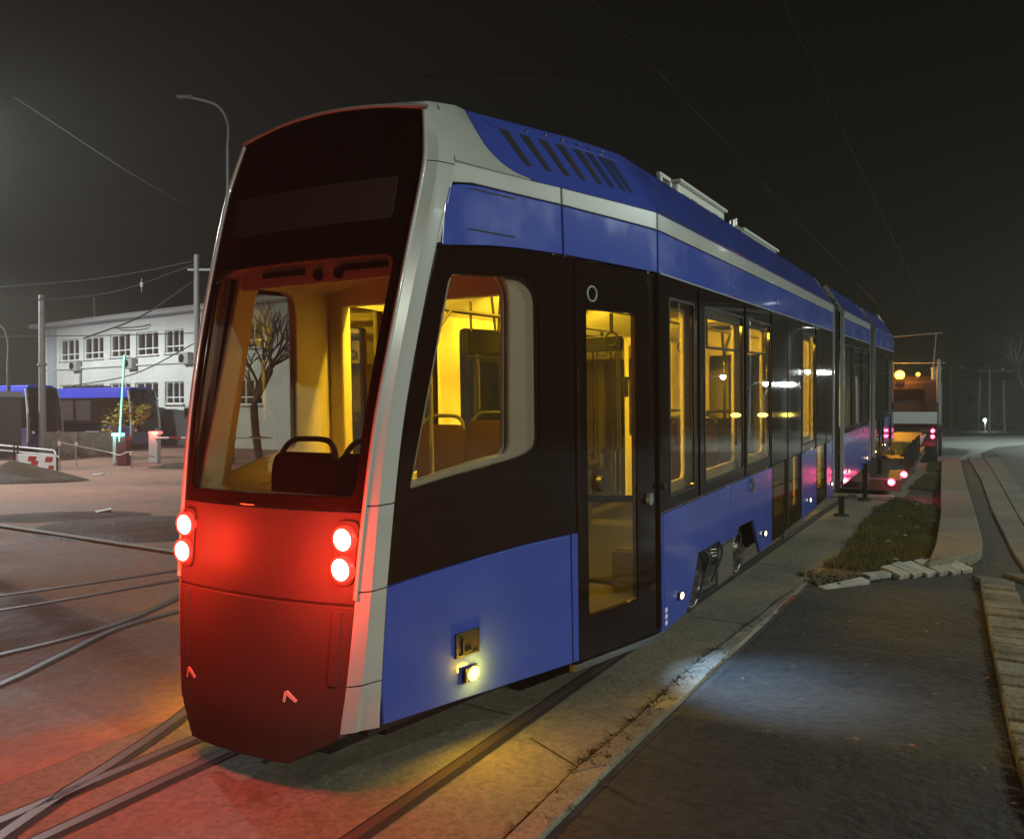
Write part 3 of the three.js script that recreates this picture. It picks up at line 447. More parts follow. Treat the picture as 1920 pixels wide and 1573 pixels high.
    // bogie: wheels, springs, frame, cover
    for (const bs of [4.6, 13.5, 21.2]) {
      for (const d of [-0.74, 0.74]) {
        const w = P('wheel', merge([cyl(0.27, 0.10, k * 0.95, 0.33, -bs - d, 'x', 36), cyl(0.31, 0.03, k * 0.90, 0.33, -bs - d, 'x', 36), new THREE.TorusGeometry(0.235, 0.025, 8, 32).rotateY(Math.PI / 2).translate(k * 1.0, 0.33, -bs - d)]), M.wheel);
        P('wheel_hub', merge([cyl(0.12, 0.06, k * 1.02, 0.33, -bs - d, 'x', 24, 0.09), cyl(0.05, 0.06, k * 1.05, 0.33, -bs - d, 'x', 16), ...[0, 1, 2, 3, 4, 5, 6, 7].map((i) => cyl(0.013, 0.03, k * 1.015, 0.33 + 0.17 * Math.cos(i * 0.785), -bs - d + 0.17 * Math.sin(i * 0.785), 'x', 8))]), M.wornSteel, w);
      }
      P('bogie_frame', merge([rbox(0.12, 0.10, 1.75, 0.03, k * 0.96, 0.66, -bs), rbox(0.12, 0.2, 0.4, 0.03, k * 1.0, 0.52, -bs), box(0.04, 0.06, 0.5, k * 1.08, 0.58, -bs + 0.5), rod([k * 1.05, 0.62, -bs + 0.75], [k * 1.05, 0.40, -bs + 0.25], 0.035), rod([k * 1.05, 0.62, -bs - 0.75], [k * 1.05, 0.42, -bs - 0.3], 0.03)]), M.iron);
      P('bogie_cover', merge([rbox(0.03, 0.30, 0.52, 0.01, k * 1.09, 0.33, -bs), box(0.035, 0.03, 0.50, k * 1.09, 0.49, -bs)]), std([0.10, 0.085, 0.065], 0.6));
      P('track_brake', merge([rbox(0.1, 0.1, 0.5, 0.02, k * 0.76, 0.12, -bs), rod([k * 1.09, 0.53, -bs + 0.15], [k * 1.09, 0.53, -bs - 0.25], 0.025), rod([k * 1.10, 0.56, -bs + 0.1], [k * 1.10, 0.56, -bs - 0.2], 0.02)]), M.steel);
      const coil = []; for (let i = 0; i <= 72; i++) coil.push([k * 1.04 + 0.055 * Math.cos(i * 0.6), 0.46 + i * 0.0028, -bs + 0.32 + 0.055 * Math.sin(i * 0.6)]);
      P('spring', merge([tube(coil, 0.011, 140, 6), tube(coil.map(([x, y, z]) => [x, y, z - 0.64]), 0.011, 140, 6)]), M.wornSteel);
      const hose = (z0, h) => tube([[k * 1.09, 0.60, -bs + z0], [k * 1.13, 0.5, -bs + z0 - 0.08], [k * 1.12, 0.38, -bs + z0 + 0.02], [k * 1.08, 0.3 - h, -bs + z0 + 0.1]], 0.012, 20, 6);
      P('hose', merge([hose(0.3, 0.05), hose(-0.35, 0.0), hose(0.72, 0.1)]), M.rubber);
      P('sand_pipe', rod([k * 0.95, 0.40, -bs + 0.98], [k * 0.82, 0.10, -bs + 0.93], 0.022), M.galv);
    }
    // inner linings
    const lin1 = rect(0, 0, 0, 0); lin1.length = 0;
    const winIn = [[0.42, 1.50], [0.80, 1.56], [1.12, 1.60], [1.14, 2.50], [1.08, 2.58], [0.72, 2.57]];
    P('side_lining', panelGeo(holes(shapeOf([[0.16, 0.4], [1.70, 0.4], [1.70, 2.80], [0.62, 2.80], [0.16, 1.45]]), [shapeOf(winIn, [0.03, 0.2, 0.06, 0.12, 0.1, 0.08])]), wm, o({ th: 0.03, off: -0.075, bevel: 0.01 })), M.cream);
    P('window_reveal', panelGeo(holes(shapeOf([[0.33, 1.44], [0.763, 1.49], [1.196, 1.54], [1.35, 1.6], [1.36, 2.54], [1.22, 2.61], [0.62, 2.60]], 0.06), [shapeOf(winIn, [0.03, 0.2, 0.06, 0.12, 0.1, 0.08])]), wm, o({ th: 0.03, off: -0.04, bevel: 0.01 })), M.cream);
    P('portal_post', panelGeo(shapeOf(rect(1.57, 0.4, 1.70, 2.82)), wm, o({ th: 0.17, off: -0.06, bevel: 0.02 })), M.cream);
    P('side_lining', panelGeo(holes(shapeOf(rect(2.52, 1.0, 6.12, 2.80)), [shapeOf(rect(2.78, 1.25, 3.3, 2.5), 0.06), shapeOf(rect(3.64, 1.25, 4.84, 2.5), 0.06), shapeOf(rect(5.04, 1.25, 6.02, 2.5), 0.06)]), wm, o({ th: 0.03, off: -0.075, tess: 0, bevel: 0.01 })), M.creamYellow);
    P('lower_lining', panelGeo(shapeOf([[2.52, 0.4], [2.95, 0.4], [2.95, 0.73], [5.65, 0.73], [5.65, 0.4], [6.12, 0.4], [6.12, 0.99], [2.52, 0.99]]), wm, o({ th: 0.03, off: -0.075, tess: 0, bevel: 0.01 })), M.lowerLining);
    P('side_lining', panelGeo(holes(shapeOf(rect(7.86, 0.4, 8.97, 2.80)), [shapeOf(rect(7.97, 1.25, 8.88, 2.5), 0.06)]), wm, o({ th: 0.03, off: -0.075, tess: 0, bevel: 0.01 })), M.creamYellow);
    P('side_lining', panelGeo(shapeOf(rect(9.86, 0.4, 10.47, 2.8)), wm, o({ th: 0.03, off: -0.075, tess: 0, bevel: 0.01 })), M.creamYellow);
    P('ceiling_cove', grid(1, 24, (u, v) => { const s = 1.70 + v * 8.75; return [k * (u ? W(s) - 0.07 : 0.62), u ? 2.58 : 2.86, -s]; }), M.ceiling);
    P('cab_cove', grid(1, 8, (u, v) => { const s = 0.46 + v * 1.2; return [k * (u ? W(s) - 0.06 : 0.30), u ? 2.60 : 2.74, -s]; }), M.cream);
    P('dash_sill', grid(1, 8, (u, v) => { const s = 0.2 + v * 1.4; return [k * (W(s) - (u ? 0.06 : 0.20)), 1.40 + 0.09 * v + (u ? 0.05 : 0), -s]; }), M.cream);
    P('handrail', tube([[k * 0.5, 2.56, -1.9], [k * 0.5, 2.56, -4], [k * 0.5, 2.56, -7], [k * 0.5, 2.56, -10]], 0.017, 40, 8), M.steel);
    for (const s of [2.28, 4.6, 6.9, 9.2]) P('grab_pole', merge([rod([k * 0.5, 0.38, -s], [k * 0.5, 2.25, -s], 0.018), tube([[k * 0.5, 2.2, -s], [k * 0.5, 2.35, -s - 0.05], [k * 0.5, 2.50, -s - 0.22], [k * 0.5, 2.57, -s - 0.3]], 0.018, 12, 8), tube([[k * 0.5, 2.2, -s], [k * 0.5, 2.38, -s + 0.06], [k * 0.5, 2.54, -s + 0.1]], 0.016, 10, 8)]), M.steel);
    for (const s of k > 0 ? [3.4, 4.1, 4.4, 5.3] : [4.4, 4.9, 5.6]) P('strap', merge([box(0.03, 0.16, 0.008, k * 0.5, 2.46, -s), new THREE.TorusGeometry(0.055, 0.009, 6, 16).translate(k * 0.5, 2.33, -s)]), M.dark);
  }
  // roofs, floors, ceilings, bulkheads
  const roof = (a, b, n, m) => P('roof', grid(6, n, (u, v) => { const s = a + (b - a) * v, h = W(s) - inset(s), x = (u * 2 - 1) * h; return [x, roofY(s) + 0.045 * (1 - (2 * u - 1) ** 2) + 0.002, -s]; }), m);
  P('roof_cap', grid(14, 8, (u0, v) => { const ui = Math.round(u0 * 14), u = Math.min(12, Math.max(0, ui - 1)) / 12, drop = ui === 0 || ui === 14 ? 0.09 : 0, k = u * 2 - 1, y0 = 3.375 + 0.06 * (1 - k * k), s0 = -zf(y0) - bulge(k * wf(y0), y0), ss = s0 + (1.106 - s0) * v, hw = v < 0.02 ? wf(3.38) : Math.max(W(ss) - inset(ss), wf(3.38) * (1 - v)); return [k * hw, -drop + (v < 0.02 ? y0 : Math.max(roofY(ss) + 0.045 * (1 - k * k), y0 + 0.02 * Math.min(1, v * 5))), -ss]; }), M.grey);
  roof(1.1, 10.49, 16, std([0.07, 0.08, 0.10], 0.6)); roof(11.66, 15.64, 4, std([0.07, 0.08, 0.10], 0.6)); roof(16.52, 23.6, 12, std([0.07, 0.08, 0.10], 0.6));
  const floorG = (a, b, y, inset2) => { const sh = [], n = 16; for (let i = 0; i <= n; i++) { const s = a + (b - a) * i / n; sh.push([W(s) - inset2, s]); } for (let i = n; i >= 0; i--) { const s = a + (b - a) * i / n; sh.push([-W(s) + inset2, s]); } const g = new THREE.ExtrudeGeometry(new THREE.Shape(sh.map((p) => new THREE.Vector2(...p))), { depth: 0.06, bevelEnabled: false }); g.rotateX(-Math.PI / 2); g.translate(0, y - 0.06, 0); return g; };
  P('floor', merge([floorG(0.12, 2.95, 0.40, 0.045), floorG(2.95, 5.65, 0.40, 0.52), floorG(5.65, 10.48, 0.40, 0.045), box(0.46, 0.03, 2.7, 0.92, 0.715, -4.3), box(0.46, 0.03, 2.7, -0.92, 0.715, -4.3), box(0.03, 0.34, 2.7, 0.69, 0.55, -4.3), box(0.03, 0.34, 2.7, -0.69, 0.55, -4.3), ...[1, -1].flatMap((q) => [box(0.47, 0.34, 0.03, q * 0.915, 0.545, -2.94), box(0.47, 0.34, 0.03, q * 0.915, 0.545, -5.66)])]), M.floorLino); P('floor', floorG(11.67, 15.62, 0.40, 0.045), M.floorLino); P('floor', floorG(16.53, 23.5, 0.40, 0.045), M.floorLino);
  P('underframe', merge([floorG(0.3, 3.0, 0.33, 0.12), box(1.3, 0.2, 2.4, 0, 0.33, -4.35), box(1.9, 0.2, 3.6, 0, 0.3, -7.9), box(1.9, 0.2, 3.6, 0, 0.33, -13.6), box(1.9, 0.2, 6, 0, 0.33, -19.6)]), M.dark);
  P('ceiling', grid(1, 1, (u, v) => [-0.62 + 1.24 * u, 2.86, -1.7 - v * 8.76]), M.ceiling);
  P('cab_ceiling', grid(1, 1, (u, v) => [-0.30 + 0.6 * u, 2.74, -0.46 - v * 1.22]), M.cream);
  P('added_portal_header', box(1.9, 0.34, 0.10, 0, 2.70, -1.62), M.cream);  // header added to keep the passenger light out of the near end
  P('windscreen_header', grid(6, 2, (u, v) => { const x = (u * 2 - 1) * 0.62; return [x, 2.66 - v * 0.02, -0.44 + 0.03 - v * 0.22]; }), M.headerCream);
  P('windscreen_header', box(1.2, 0.13, 0.03, 0, 2.60, -0.56), M.headerCream);
  for (const x of [-0.27, 0.29]) P('air_slot', box(0.3, 0.03, 0.02, x, 2.60, -0.54), M.dark);
  for (const x of [-0.02, 0.12]) P('camera_dome', new THREE.SphereGeometry(0.03, 14, 8).translate(x, 2.575, -0.535), M.dark);
  P('dashboard', grid(8, 2, (u, v) => { const x = (u * 2 - 1) * 0.58; return [x, 1.40 + 0.01 * v, -0.13 + 0.05 * (1 - (2 * u - 1) ** 2) - v * 0.36]; }), M.cream);
  for (const e of [10.47, 11.7, 15.6, 16.56]) P('gangway_frame', merge([box(0.45, 2.4, 0.05, 0.9, 1.6, -e), box(0.45, 2.4, 0.05, -0.9, 1.6, -e), box(1.4, 0.4, 0.05, 0, 2.6, -e)]), M.creamYellow);
  for (const [a, b] of [[10.5, 11.65], [15.65, 16.51]]) {
    const ribs = []; const n = Math.round((b - a) / 0.1); for (let i = 0; i < n; i++) { const s = a + (b - a) * (i + 0.5) / n, r = i % 2 ? 0.0 : 0.05; ribs.push(box(0.05, 2.9, 0.05, 1.05 + r, 1.75, -s), box(0.05, 2.9, 0.05, -1.05 - r, 1.75, -s), box(2.1 + 2 * r, 0.05, 0.05, 0, 3.2 + r, -s)); }
    ribs.push(box(0.02, 2.9, b - a, 1.04, 1.75, -(a + b) / 2), box(0.02, 2.9, b - a, -1.04, 1.75, -(a + b) / 2), box(2.1, 0.02, b - a, 0, 3.19, -(a + b) / 2));
    P('bellows', merge(ribs), M.rubber);
  }
  P('far_nose', grid(8, 10, (u, v) => { const y = 0.4 + 3.1 * v, s = LEN - 0.55 - Math.max(0, (y - 1.0) * 0.1), k = u * 2 - 1; return [k * (W(s) + 0.02), y, -s - 0.25 * (1 - k * k) * (1 - v * 0.5)]; }), M.black);
  P('mirror_arm', merge([rod([0.7, 3.5, -23.3], [0.75, 3.75, -21.9], 0.02), rod([0.75, 3.75, -21.9], [0.72, 3.62, -24.4], 0.02), rod([-0.7, 3.62, -24.4], [0.72, 3.62, -24.4], 0.018)]), M.galv);
  // roof equipment
  const unit = (a, b, y, h) => { const g = [rbox(1.56, h, b - a, 0.03, 0, y + h / 2, -(a + b) / 2)]; const u = P('roof_unit', merge(g), M.roofbox, S, 'pale equipment box on the roof'); const n = Math.round((b - a) / 0.28);
    for (let i = 0; i < n; i++) { const s = a + 0.14 + (b - a - 0.1) * i / n; P('grille', box(0.012, h * 0.32, 0.17, 0.785, y + h * 0.36, -s - 0.06), i % 3 === 1 ? M.iron : std([0.35, 0.36, 0.33], 0.5), u); }
    P('unit_lid', rbox(1.62, 0.03, b - a + 0.03, 0.01, 0, y + h + 0.012, -(a + b) / 2), M.roofbox, u); };
  unit(4.3, 5.86, 3.56, 0.17); unit(6.62, 8.5, 3.54, 0.13);
  P('roof_bracket', merge([box(0.03, 0.12, 0.05, 0.78, 3.63, -3.8), box(0.03, 0.03, 0.28, 0.78, 3.69, -3.9), box(0.03, 0.1, 0.05, 0.78, 3.62, -4.05)]), M.white);
  P('roof_pipe', merge([cyl(0.03, 0.14, 0.8, 3.62, -6.1), cyl(0.02, 0.2, 0.78, 3.64, -6.3), box(0.1, 0.06, 0.2, 0.8, 3.60, -6.2)]), M.wornSteel);
  // seats
  const seatGeo = { back: (() => { const sh = shapeOf([[-0.21, 0], [0.21, 0], [0.225, 0.5], [0.19, 0.56], [-0.19, 0.56], [-0.225, 0.5]], [0.03, 0.03, 0.08, 0.04, 0.04, 0.08]); const g = new THREE.ExtrudeGeometry(sh, { depth: 0.05, bevelEnabled: true, bevelSize: 0.012, bevelThickness: 0.012, bevelSegments: 2 }); g.rotateX(-0.1); g.translate(0, 0.42, 0); return g; })(),
    cushion: rbox(0.42, 0.08, 0.42, 0.03, 0, 0.42, -0.2), handle: tube([[-0.205, 0.86, 0.0], [-0.20, 0.98, -0.04], [-0.14, 1.05, -0.06], [0, 1.065, -0.065], [0.14, 1.05, -0.06], [0.20, 0.98, -0.04], [0.205, 0.86, 0.0]], 0.016, 40, 8), leg: box(0.06, 0.42, 0.3, 0, 0.2, -0.2) };
  const seat = (x, s, floor, turn = 0) => { const g = group('seat', tram); g.position.set(x, floor, -s); g.rotation.y = turn; P('seat_back', seatGeo.back, M.seat, g); P('cushion', seatGeo.cushion, M.seat, g); P('handle', seatGeo.handle, M.rubber, g); P('seat_leg', seatGeo.leg, M.iron, g); };
  P('rear_podium', box(1.25, 0.2, 1.0, 0, 0.50, -0.95), M.floorLino);
  seat(-0.235, 0.62, 0.62); seat(0.235, 0.62, 0.62);
  for (const s of [2.9, 3.7, 4.55, 5.4]) { seat(-0.83, s, 0.66); if (s > 3) seat(0.83, s, 0.62); }
  for (const s of [5.6]) seat(0.36, s, 0.62);
  // hung display and further fittings
  const disp = group('display_panel', tram); disp.position.set(-0.6, 2.345, -3.25); disp.rotation.y = 0.12; disp.rotation.x = 0.03;
  P('display_case', rbox(0.05, 0.21, 0.78, 0.012, 0, 0, 0), phys([0.004, 0.003, 0.003], { roughness: 0.8, specularIntensity: 0.15 }), disp); P('display_strap', merge([box(0.02, 0.36, 0.012, 0.03, 0.26, -0.14, 0, 0.22), box(0.02, 0.36, 0.012, 0.03, 0.26, -0.28, 0, -0.22), box(0.02, 0.24, 0.012, 0.03, 0.2, 0.33)]), M.rubber, disp); 
  P('status_lamp', new THREE.SphereGeometry(0.006, 8, 6).translate(0.028, 0.04, -0.34), M.white, disp);
  P('aisle_sign', rbox(0.9, 0.12, 0.05, 0.01, 0.1, 2.3, -3.5), M.dark);
  P('info_case', merge([box(0.22, 0.03, 0.03, -0.2, 2.03, -5.5), box(0.06, 0.2, 0.05, -0.2, 1.93, -5.5)]), M.dark);
  // interior lamps: warm strips in the passenger ceiling
  const stripLamp = (s, y, w, h, I, tilt) => { // a strip lamp facing the rear of the passenger room
    P('ceiling_lamp', rbox(w, 0.03, h, 0.008, 0, 0, 0).rotateX(tilt).translate(0, y + 0.02, -s), glow([0.9, 0.8, 0.5], [1, 0.60, 0.02], 1.2));
    const L = new THREE.RectAreaLight(new THREE.Color().setRGB(1, 0.62, 0.03), I, w, h); L.position.set(0, y - 0.01, -s); L.rotation.x = tilt - Math.PI / 2; tram.add(L);
  };
  stripLamp(1.74, 2.68, 1.3, 0.12, 400, 0.95); stripLamp(3.6, 2.80, 0.9, 0.16, 360, 0.7); stripLamp(5.8, 2.80, 0.9, 0.16, 320, 0.6); stripLamp(8.2, 2.80, 0.9, 0.16, 280, 0.5);
  { const L = new THREE.RectAreaLight(new THREE.Color().setRGB(0.8, 0.95, 0.9), 7, 0.1, 1.0); L.position.set(0, 2.7, -13.4); L.rotation.x = -Math.PI / 2; tram.add(L); P('ceiling_lamp', box(0.1, 0.02, 1.0, 0, 2.72, -13.4), glow([0.9, 0.9, 0.9], [0.8, 1, 0.95], 1)); P('white_partition', box(0.5, 1.3, 0.03, 0.85, 1.75, -13.9), M.white); }
  // added lamp by the first door, placed to throw a pale blue pool
  { P('added_door_lamp', rbox(0.04, 0.04, 0.05, 0.01, 1.215, 1.27, -2.54), M.rubber);
const L = new THREE.SpotLight(new THREE.Color().setRGB(0.33, 0.58, 1), 19, 0, 0.58, 1); L.position.set(1.27, 1.25, -2.54); L.target.position.set(1.92, 0.0, -2.60); L.castShadow = true; tram.add(L, L.target); }
}
// ---------------------------------------------------------------- low loader under the far end of the tram, and its tractor
const along = (g, X, s) => { const [x, z] = track(X, s); g.position.set(x, 0, z); g.rotation.y = YAW; return g; };
{
  const t = along(group('lowloader_trailer'), 0.3, 15.3);   // local: x across, y up, z = -(s - 15.3)
  tag(t, 'dark low-loader trailer with red lamps under the far end of the tram', 'trailer');
  const dk = std([0.10, 0.075, 0.06], 0.55, 0.3), P = (n, g, m = dk, p = t) => mesh(n, g, m, p);
  P('deck', merge([box(3.0, 0.10, 9.4, 0, 0.44, -4.75, 0, 0.0306), box(3.0, 0.22, 0.08, 0, 0.26, 0), box(0.08, 0.2, 9.3, 1.46, 0.42, -4.75, 0, 0.0306), box(0.08, 0.2, 9.3, -1.46, 0.42, -4.75, 0, 0.0306), box(2.6, 0.16, 2.6, 0, 0.78, -10.6, 0, 0.12)]));
  P('rear_edge', box(3.02, 0.025, 0.06, 0, 0.385, 0.02), std([0.4, 0.32, 0.28], 0.4, 0.4));
  P('ground_beam', box(2.6, 0.05, 0.16, 0.1, 0.06, 0.35), std([0.4, 0.33, 0.28], 0.5));
  for (const x of [-1.02, 0.42]) P('ramp_rail', box(0.09, 0.07, 6.4, x, 0.18, 3.05, 0, 0.043), M.wornSteel);
  for (let i = 0; i < 3; i++) for (const k of [-1, 1]) P('wheel', cyl(0.3, 0.24, k * 1.2, 0.3, -6.2 - i * 0.85, 'x', 24), M.rubber);
  for (let i = 0; i < 9; i++) P('stake', box(0.045, rr(0.5, 0.62), 0.04, 1.53, 0.68 + i * 0.02, -0.9 - i * 0.62), M.iron);
  P('side_rail', merge([rod([1.5, 0.62, -3.6], [1.5, 0.98, -8.8], 0.03), rod([1.5, 0.92, -5.2], [1.5, 1.0, -9.4], 0.035)]), M.galv);
  P('tool_box', merge([rbox(0.5, 0.34, 0.7, 0.03, 1.15, 0.78, -5.4), box(0.3, 0.12, 0.5, 0.9, 0.68, -5.0)]), std([0.42, 0.24, 0.03], 0.6));
  P('ramp_flap', merge([box(0.55, 0.05, 0.62, -0.15, 0.46, -0.1, 0, 0.5), box(0.4, 0.18, 0.05, 0.75, 0.42, 0.3)]), std([0.3, 0.16, 0.14], 0.5));
  for (const [x, y, z] of [[1.34, 0.33, 0.07], [1.50, 0.42, -0.9]]) {
    const l = P('tail_lamp', cyl(0.075, 0.06, x, y, z, 'z', 20), glow([0.3, 0.02, 0.05], [1, 0.03, 0.13], 3));
    P('tail_lamp_lens', new THREE.SphereGeometry(0.055, 16, 8).scale(1, 1, 0.5).translate(x, y, z + 0.035), glow([0.8, 0.5, 0.5], [1, 0.48, 0.55], 8), l);
    const L = new THREE.PointLight(new THREE.Color().setRGB(1, 0.02, 0.09), 0.15); L.position.set(x, y, z + 0.12); L.castShadow = true; t.add(L);
    const B = new THREE.SpotLight(new THREE.Color().setRGB(1, 0.03, 0.12), 2.2, 0, 0.9, 1); B.position.set(x, y, z + 0.08); B.target.position.set(x + 0.75, y + 0.12, z + 1.2); B.castShadow = true; t.add(B, B.target);
  }
  const st = (X, s, h, label) => { const g = along(group('warning_post'), X, s); mesh('post', rbox(0.085, h, 0.085, 0.015, 0, h / 2, 0), M.dark, g); mesh('base', cyl(0.12, 0.04, 0, 0.02, 0), M.rubber, g); mesh('cap', rbox(0.1, 0.03, 0.1, 0.01, 0, h, 0), M.rubber, g); tag(g, label, 'bollard', 'dark posts beside the ramp'); };
  st(1.14, 10.9 + 1.0, 0.33, 'shortest dark post nearest the camera beside the tram skirt'); st(1.22, 14.6, 0.72, 'tall dark post right in front of the trailer tail'); st(1.3, 16.6, 0.72, 'dark post behind the trailer tail by the tram side');
}
{
  const t = along(group('tractor_truck'), 0.78, 27.6);
  tag(t, 'dark tractor truck with amber beacons and red tail lamps beyond the tram', 'truck');
  const dk = std([0.09, 0.04, 0.03], 0.5), P = (n, g, m = dk, p = t) => mesh(n, g, m, p);
  P('chassis', merge([box(0.9, 0.25, 6.4, 0, 0.75, -3.2), box(2.4, 0.14, 0.12, 0, 0.62, 0)]));
  P('cab', merge([rbox(2.45, 1.75, 1.9, 0.12, 0, 1.95, -4.6), rbox(2.3, 0.3, 1.4, 0.1, 0, 2.86, -4.8)]), std([0.045, 0.014, 0.010], 0.75));
  P('rear_cab_window', box(1.3, 0.4, 0.03, 0, 2.3, -3.64), M.black);
  P('headboard', merge([box(2.1, 0.32, 0.05, 0.1, 1.50, -2.9), box(1.72, 0.12, 0.05, 0.28, 1.30, -2.9)]), std([0.62, 0.66, 0.62], 0.5));
  P('frame_rack', merge([box(0.06, 1.0, 0.06, -1.1, 1.5, -2.95), box(0.06, 1.0, 0.06, 1.15, 1.5, -2.95), box(2.3, 0.06, 0.06, 0, 1.98, -2.95), ...[-0.7, -0.3, 0.2, 0.6].map((x) => box(0.03, 0.32, 0.03, x, 1.82, -2.95))]), M.iron);
  P('exhaust', merge([cyl(0.075, 2.1, 1.18, 2.25, -3.2), cyl(0.05, 0.3, 1.18, 3.4, -3.2)]), M.galv);
  for (const z of [-0.7, -5.2]) for (const k of [-1, 1]) { const w = P('wheel', cyl(0.5, 0.45, k * 1.0, 0.5, z, 'x', 28), M.rubber); P('rim', cyl(0.27, 0.02, k * 1.235, 0.5, z, 'x', 20), M.wornSteel, w); }
  for (const k of [-1, 1]) P('mudguard', new THREE.CylinderGeometry(0.58, 0.58, 0.5, 18, 1, true, -1.5, 3).rotateZ(Math.PI / 2).rotateX(0).translate(k * 1.0, 0.5, -0.7), M.rubber);
  for (const y of [1.06, 0.87]) { const l = P('tail_lamp', cyl(0.07, 0.05, 1.12, y, 0.08, 'z', 18), glow([0.3, 0.02, 0.06], [1, 0.03, 0.2], 3)); P('tail_lamp_lens', new THREE.SphereGeometry(0.05, 14, 8).translate(1.12, y, 0.09), glow([0.8, 0.4, 0.5], [1, 0.4, 0.6], 6), l);
    const L = new THREE.PointLight(new THREE.Color().setRGB(1, 0.02, 0.14), 0.5); L.position.set(1.12, y, 0.22); L.castShadow = true; t.add(L); }
  P('bracket', box(0.06, 0.5, 0.05, 1.12, 0.95, 0.03), M.iron);
  for (const [x, y, z, I] of [[-0.12, 3.02, -3.5, 5.5], [0.48, 3.04, -3.7, 0.8]]) { const b = P('beacon_base', cyl(0.09, 0.08, x, y - 0.13, z), M.rubber); P('beacon_lamp', new THREE.SphereGeometry(I > 5 ? 0.17 : 0.08, 18, 10).translate(x, y, z), glow([0.9, 0.5, 0.1], [1, 0.46, 0.05], I > 5 ? 7 : 2.5), b);
    const L = new THREE.PointLight(new THREE.Color().setRGB(1, 0.42, 0.02), I); L.position.set(x, y + 0.02, z + 0.22); L.castShadow = true; t.add(L);
    if (I > 5) { const B = new THREE.SpotLight(new THREE.Color().setRGB(1, 0.40, 0.02), 26, 0, 1.2, 1); B.position.set(x, y, z + 0.2); B.target.position.set(x, y + 0.35, z + 1.4); B.castShadow = true; t.add(B, B.target); } }
}
// ---------------------------------------------------------------- street lamps that light the place
function streetLamp(x, z, h, reach, turn, label, I, col, head = 0.5, bare = false, grp = 'street lamps around the junction', cone = 1.42) {
  const g = group('street_lamp'); g.position.set(x, 0, z); g.rotation.y = turn;
  mesh('pole', rod([0, 0, 0], [0, h - 1.2, 0], 0.09, 0.06, 14), M.galv, g);
  const post = I ? M.galv : std([0.10, 0.10, 0.095], 0.7, 0.2); g.children[0].material = post;
  mesh('arm', tube([[0, h - 1.25, 0], [0, h - 0.5, 0], [reach * 0.25, h + 0.05, 0], [reach, h + 0.35, 0]], 0.045, 24, 10), post, g);
  mesh('base_plate', cyl(0.16, 0.5, 0, 0.25, 0, 'y', 16), M.galv, g);
  const hd = mesh('lamp_head', rbox(head, 0.09, head * 0.42, 0.03, reach + head * 0.35, h + 0.36, 0), M.iron, g);
  if (I) {
    mesh('lamp_panel', box(head * 0.8, 0.02, head * 0.32, reach + head * 0.35, h + 0.305, 0), glow([0.8, 0.8, 0.8], col, 12), hd);
    const L = bare ? new THREE.PointLight(new THREE.Color().setRGB(...col), I) : new THREE.SpotLight(new THREE.Color().setRGB(...col), I, 0, cone, 0.12); L.position.set(reach + head * 0.35, h + 0.22, 0);
    if (!bare) { L.target.position.set(reach + head * 0.35, 0, 0); g.add(L.target); } L.castShadow = true; L.shadow.radius = 6; g.add(L);
  }
  tag(g, label, 'street lamp', grp); return g;
}
streetLamp(14.5, 7.5, 8.2, 1.6, Math.PI * 0.8, 'lit street lamp standing across the road behind the viewer', 480, [0.95, 1, 0.84]);
streetLamp(-15.2, -18.5, 8.0, 1.6, 0.3, 'lit white street lamp just beyond the left edge by the yard', 270, [0.93, 1, 1], 0.5, true);
streetLamp(-30, -31, 9.0, 1.8, 0.2, 'lit street lamp outside the left edge in front of the white building', 1100, [0.95, 1, 0.97]);
streetLamp(23, -12.5, 9.5, 1.6, Math.PI, 'cool white street lamp on the right outside the frame, across from the tram', 430, [0.84, 1, 0.95]);
streetLamp(31.5, -36, 7.5, 1.4, Math.PI, 'lit street lamp at the mouth of the side road outside the right edge', 230, [0.85, 1, 0.95], 0.5, false, 'street lamps around the junction', 1.05);
[[27.6, -31.2, 9.4, 'tallest street lamp across the road, mirrored in the stripe of the tram'], [33.4, -42.8, 7.9, 'tall street lamp across the road, mirrored above the double door'], [33.2, -46.2, 6.6, 'street lamp across the road, mirrored under the roof edge'], [27.4, -32.5, 3.1, 'low white lamp across the road, mirrored in the second tram window'], [27.2, -35.3, 2.8, 'low white lamp across the road, mirrored left in the tram doors'], [27.2, -36.9, 2.8, 'low white lamp across the road, mirrored right in the tram doors'], [27.4, -38.8, 3.5, 'low white lamp across the road, mirrored before the first joint'], [27.5, -40.3, 3.5, 'low white lamp across the road, mirrored beside the first joint']].forEach(([x, z, h, l], i) => streetLamp(x, z, h, 1.4, Math.PI, l, i < 3 ? 50 : 8, [0.93, 1, 0.96], i < 3 ? 0.6 : 0.34, i > 2));
[[25.7, -33.2, 'added warm lamp for the window reflections, nearest the viewer'], [25.5, -34.9, 'added warm lamp for the window reflections, middle of three'], [25.4, -36.6, 'added warm lamp for the window reflections, farthest from the viewer']].forEach(([x, z, l]) => { const g = group('added_warm_lamp'); g.position.set(x, 0, z); mesh('post', cyl(0.08, 1.3, 0, 0.65, 0), M.iron, g); mesh('lamp_globe', new THREE.SphereGeometry(0.16, 16, 10).scale(1.6, 0.7, 1.6).translate(0, 1.45, 0), glow([0.9, 0.8, 0.4], [1, 0.78, 0.14], 9), g); mesh('lid', cyl(0.26, 0.04, 0, 1.6, 0), M.iron, g); const L = new THREE.PointLight(new THREE.Color().setRGB(1, 0.75, 0.2), 3); L.position.set(0, 1.45, 0); g.add(L); tag(g, l, 'lamp', 'added warm lamps across the road'); });  // added lamps, stand in for unknown warm lights mirrored in the tram windows
streetLamp(-9.1, -27, 11.4, 1.2, Math.PI, 'tall unlit street lamp with a curved arm behind the tram', 0, [1, 1, 1]);
streetLamp(-19.8, -33, 4.9, 0.7, Math.PI, 'short unlit lamp post with a curved top at the left edge', 0, [1, 1, 1], 0.3);
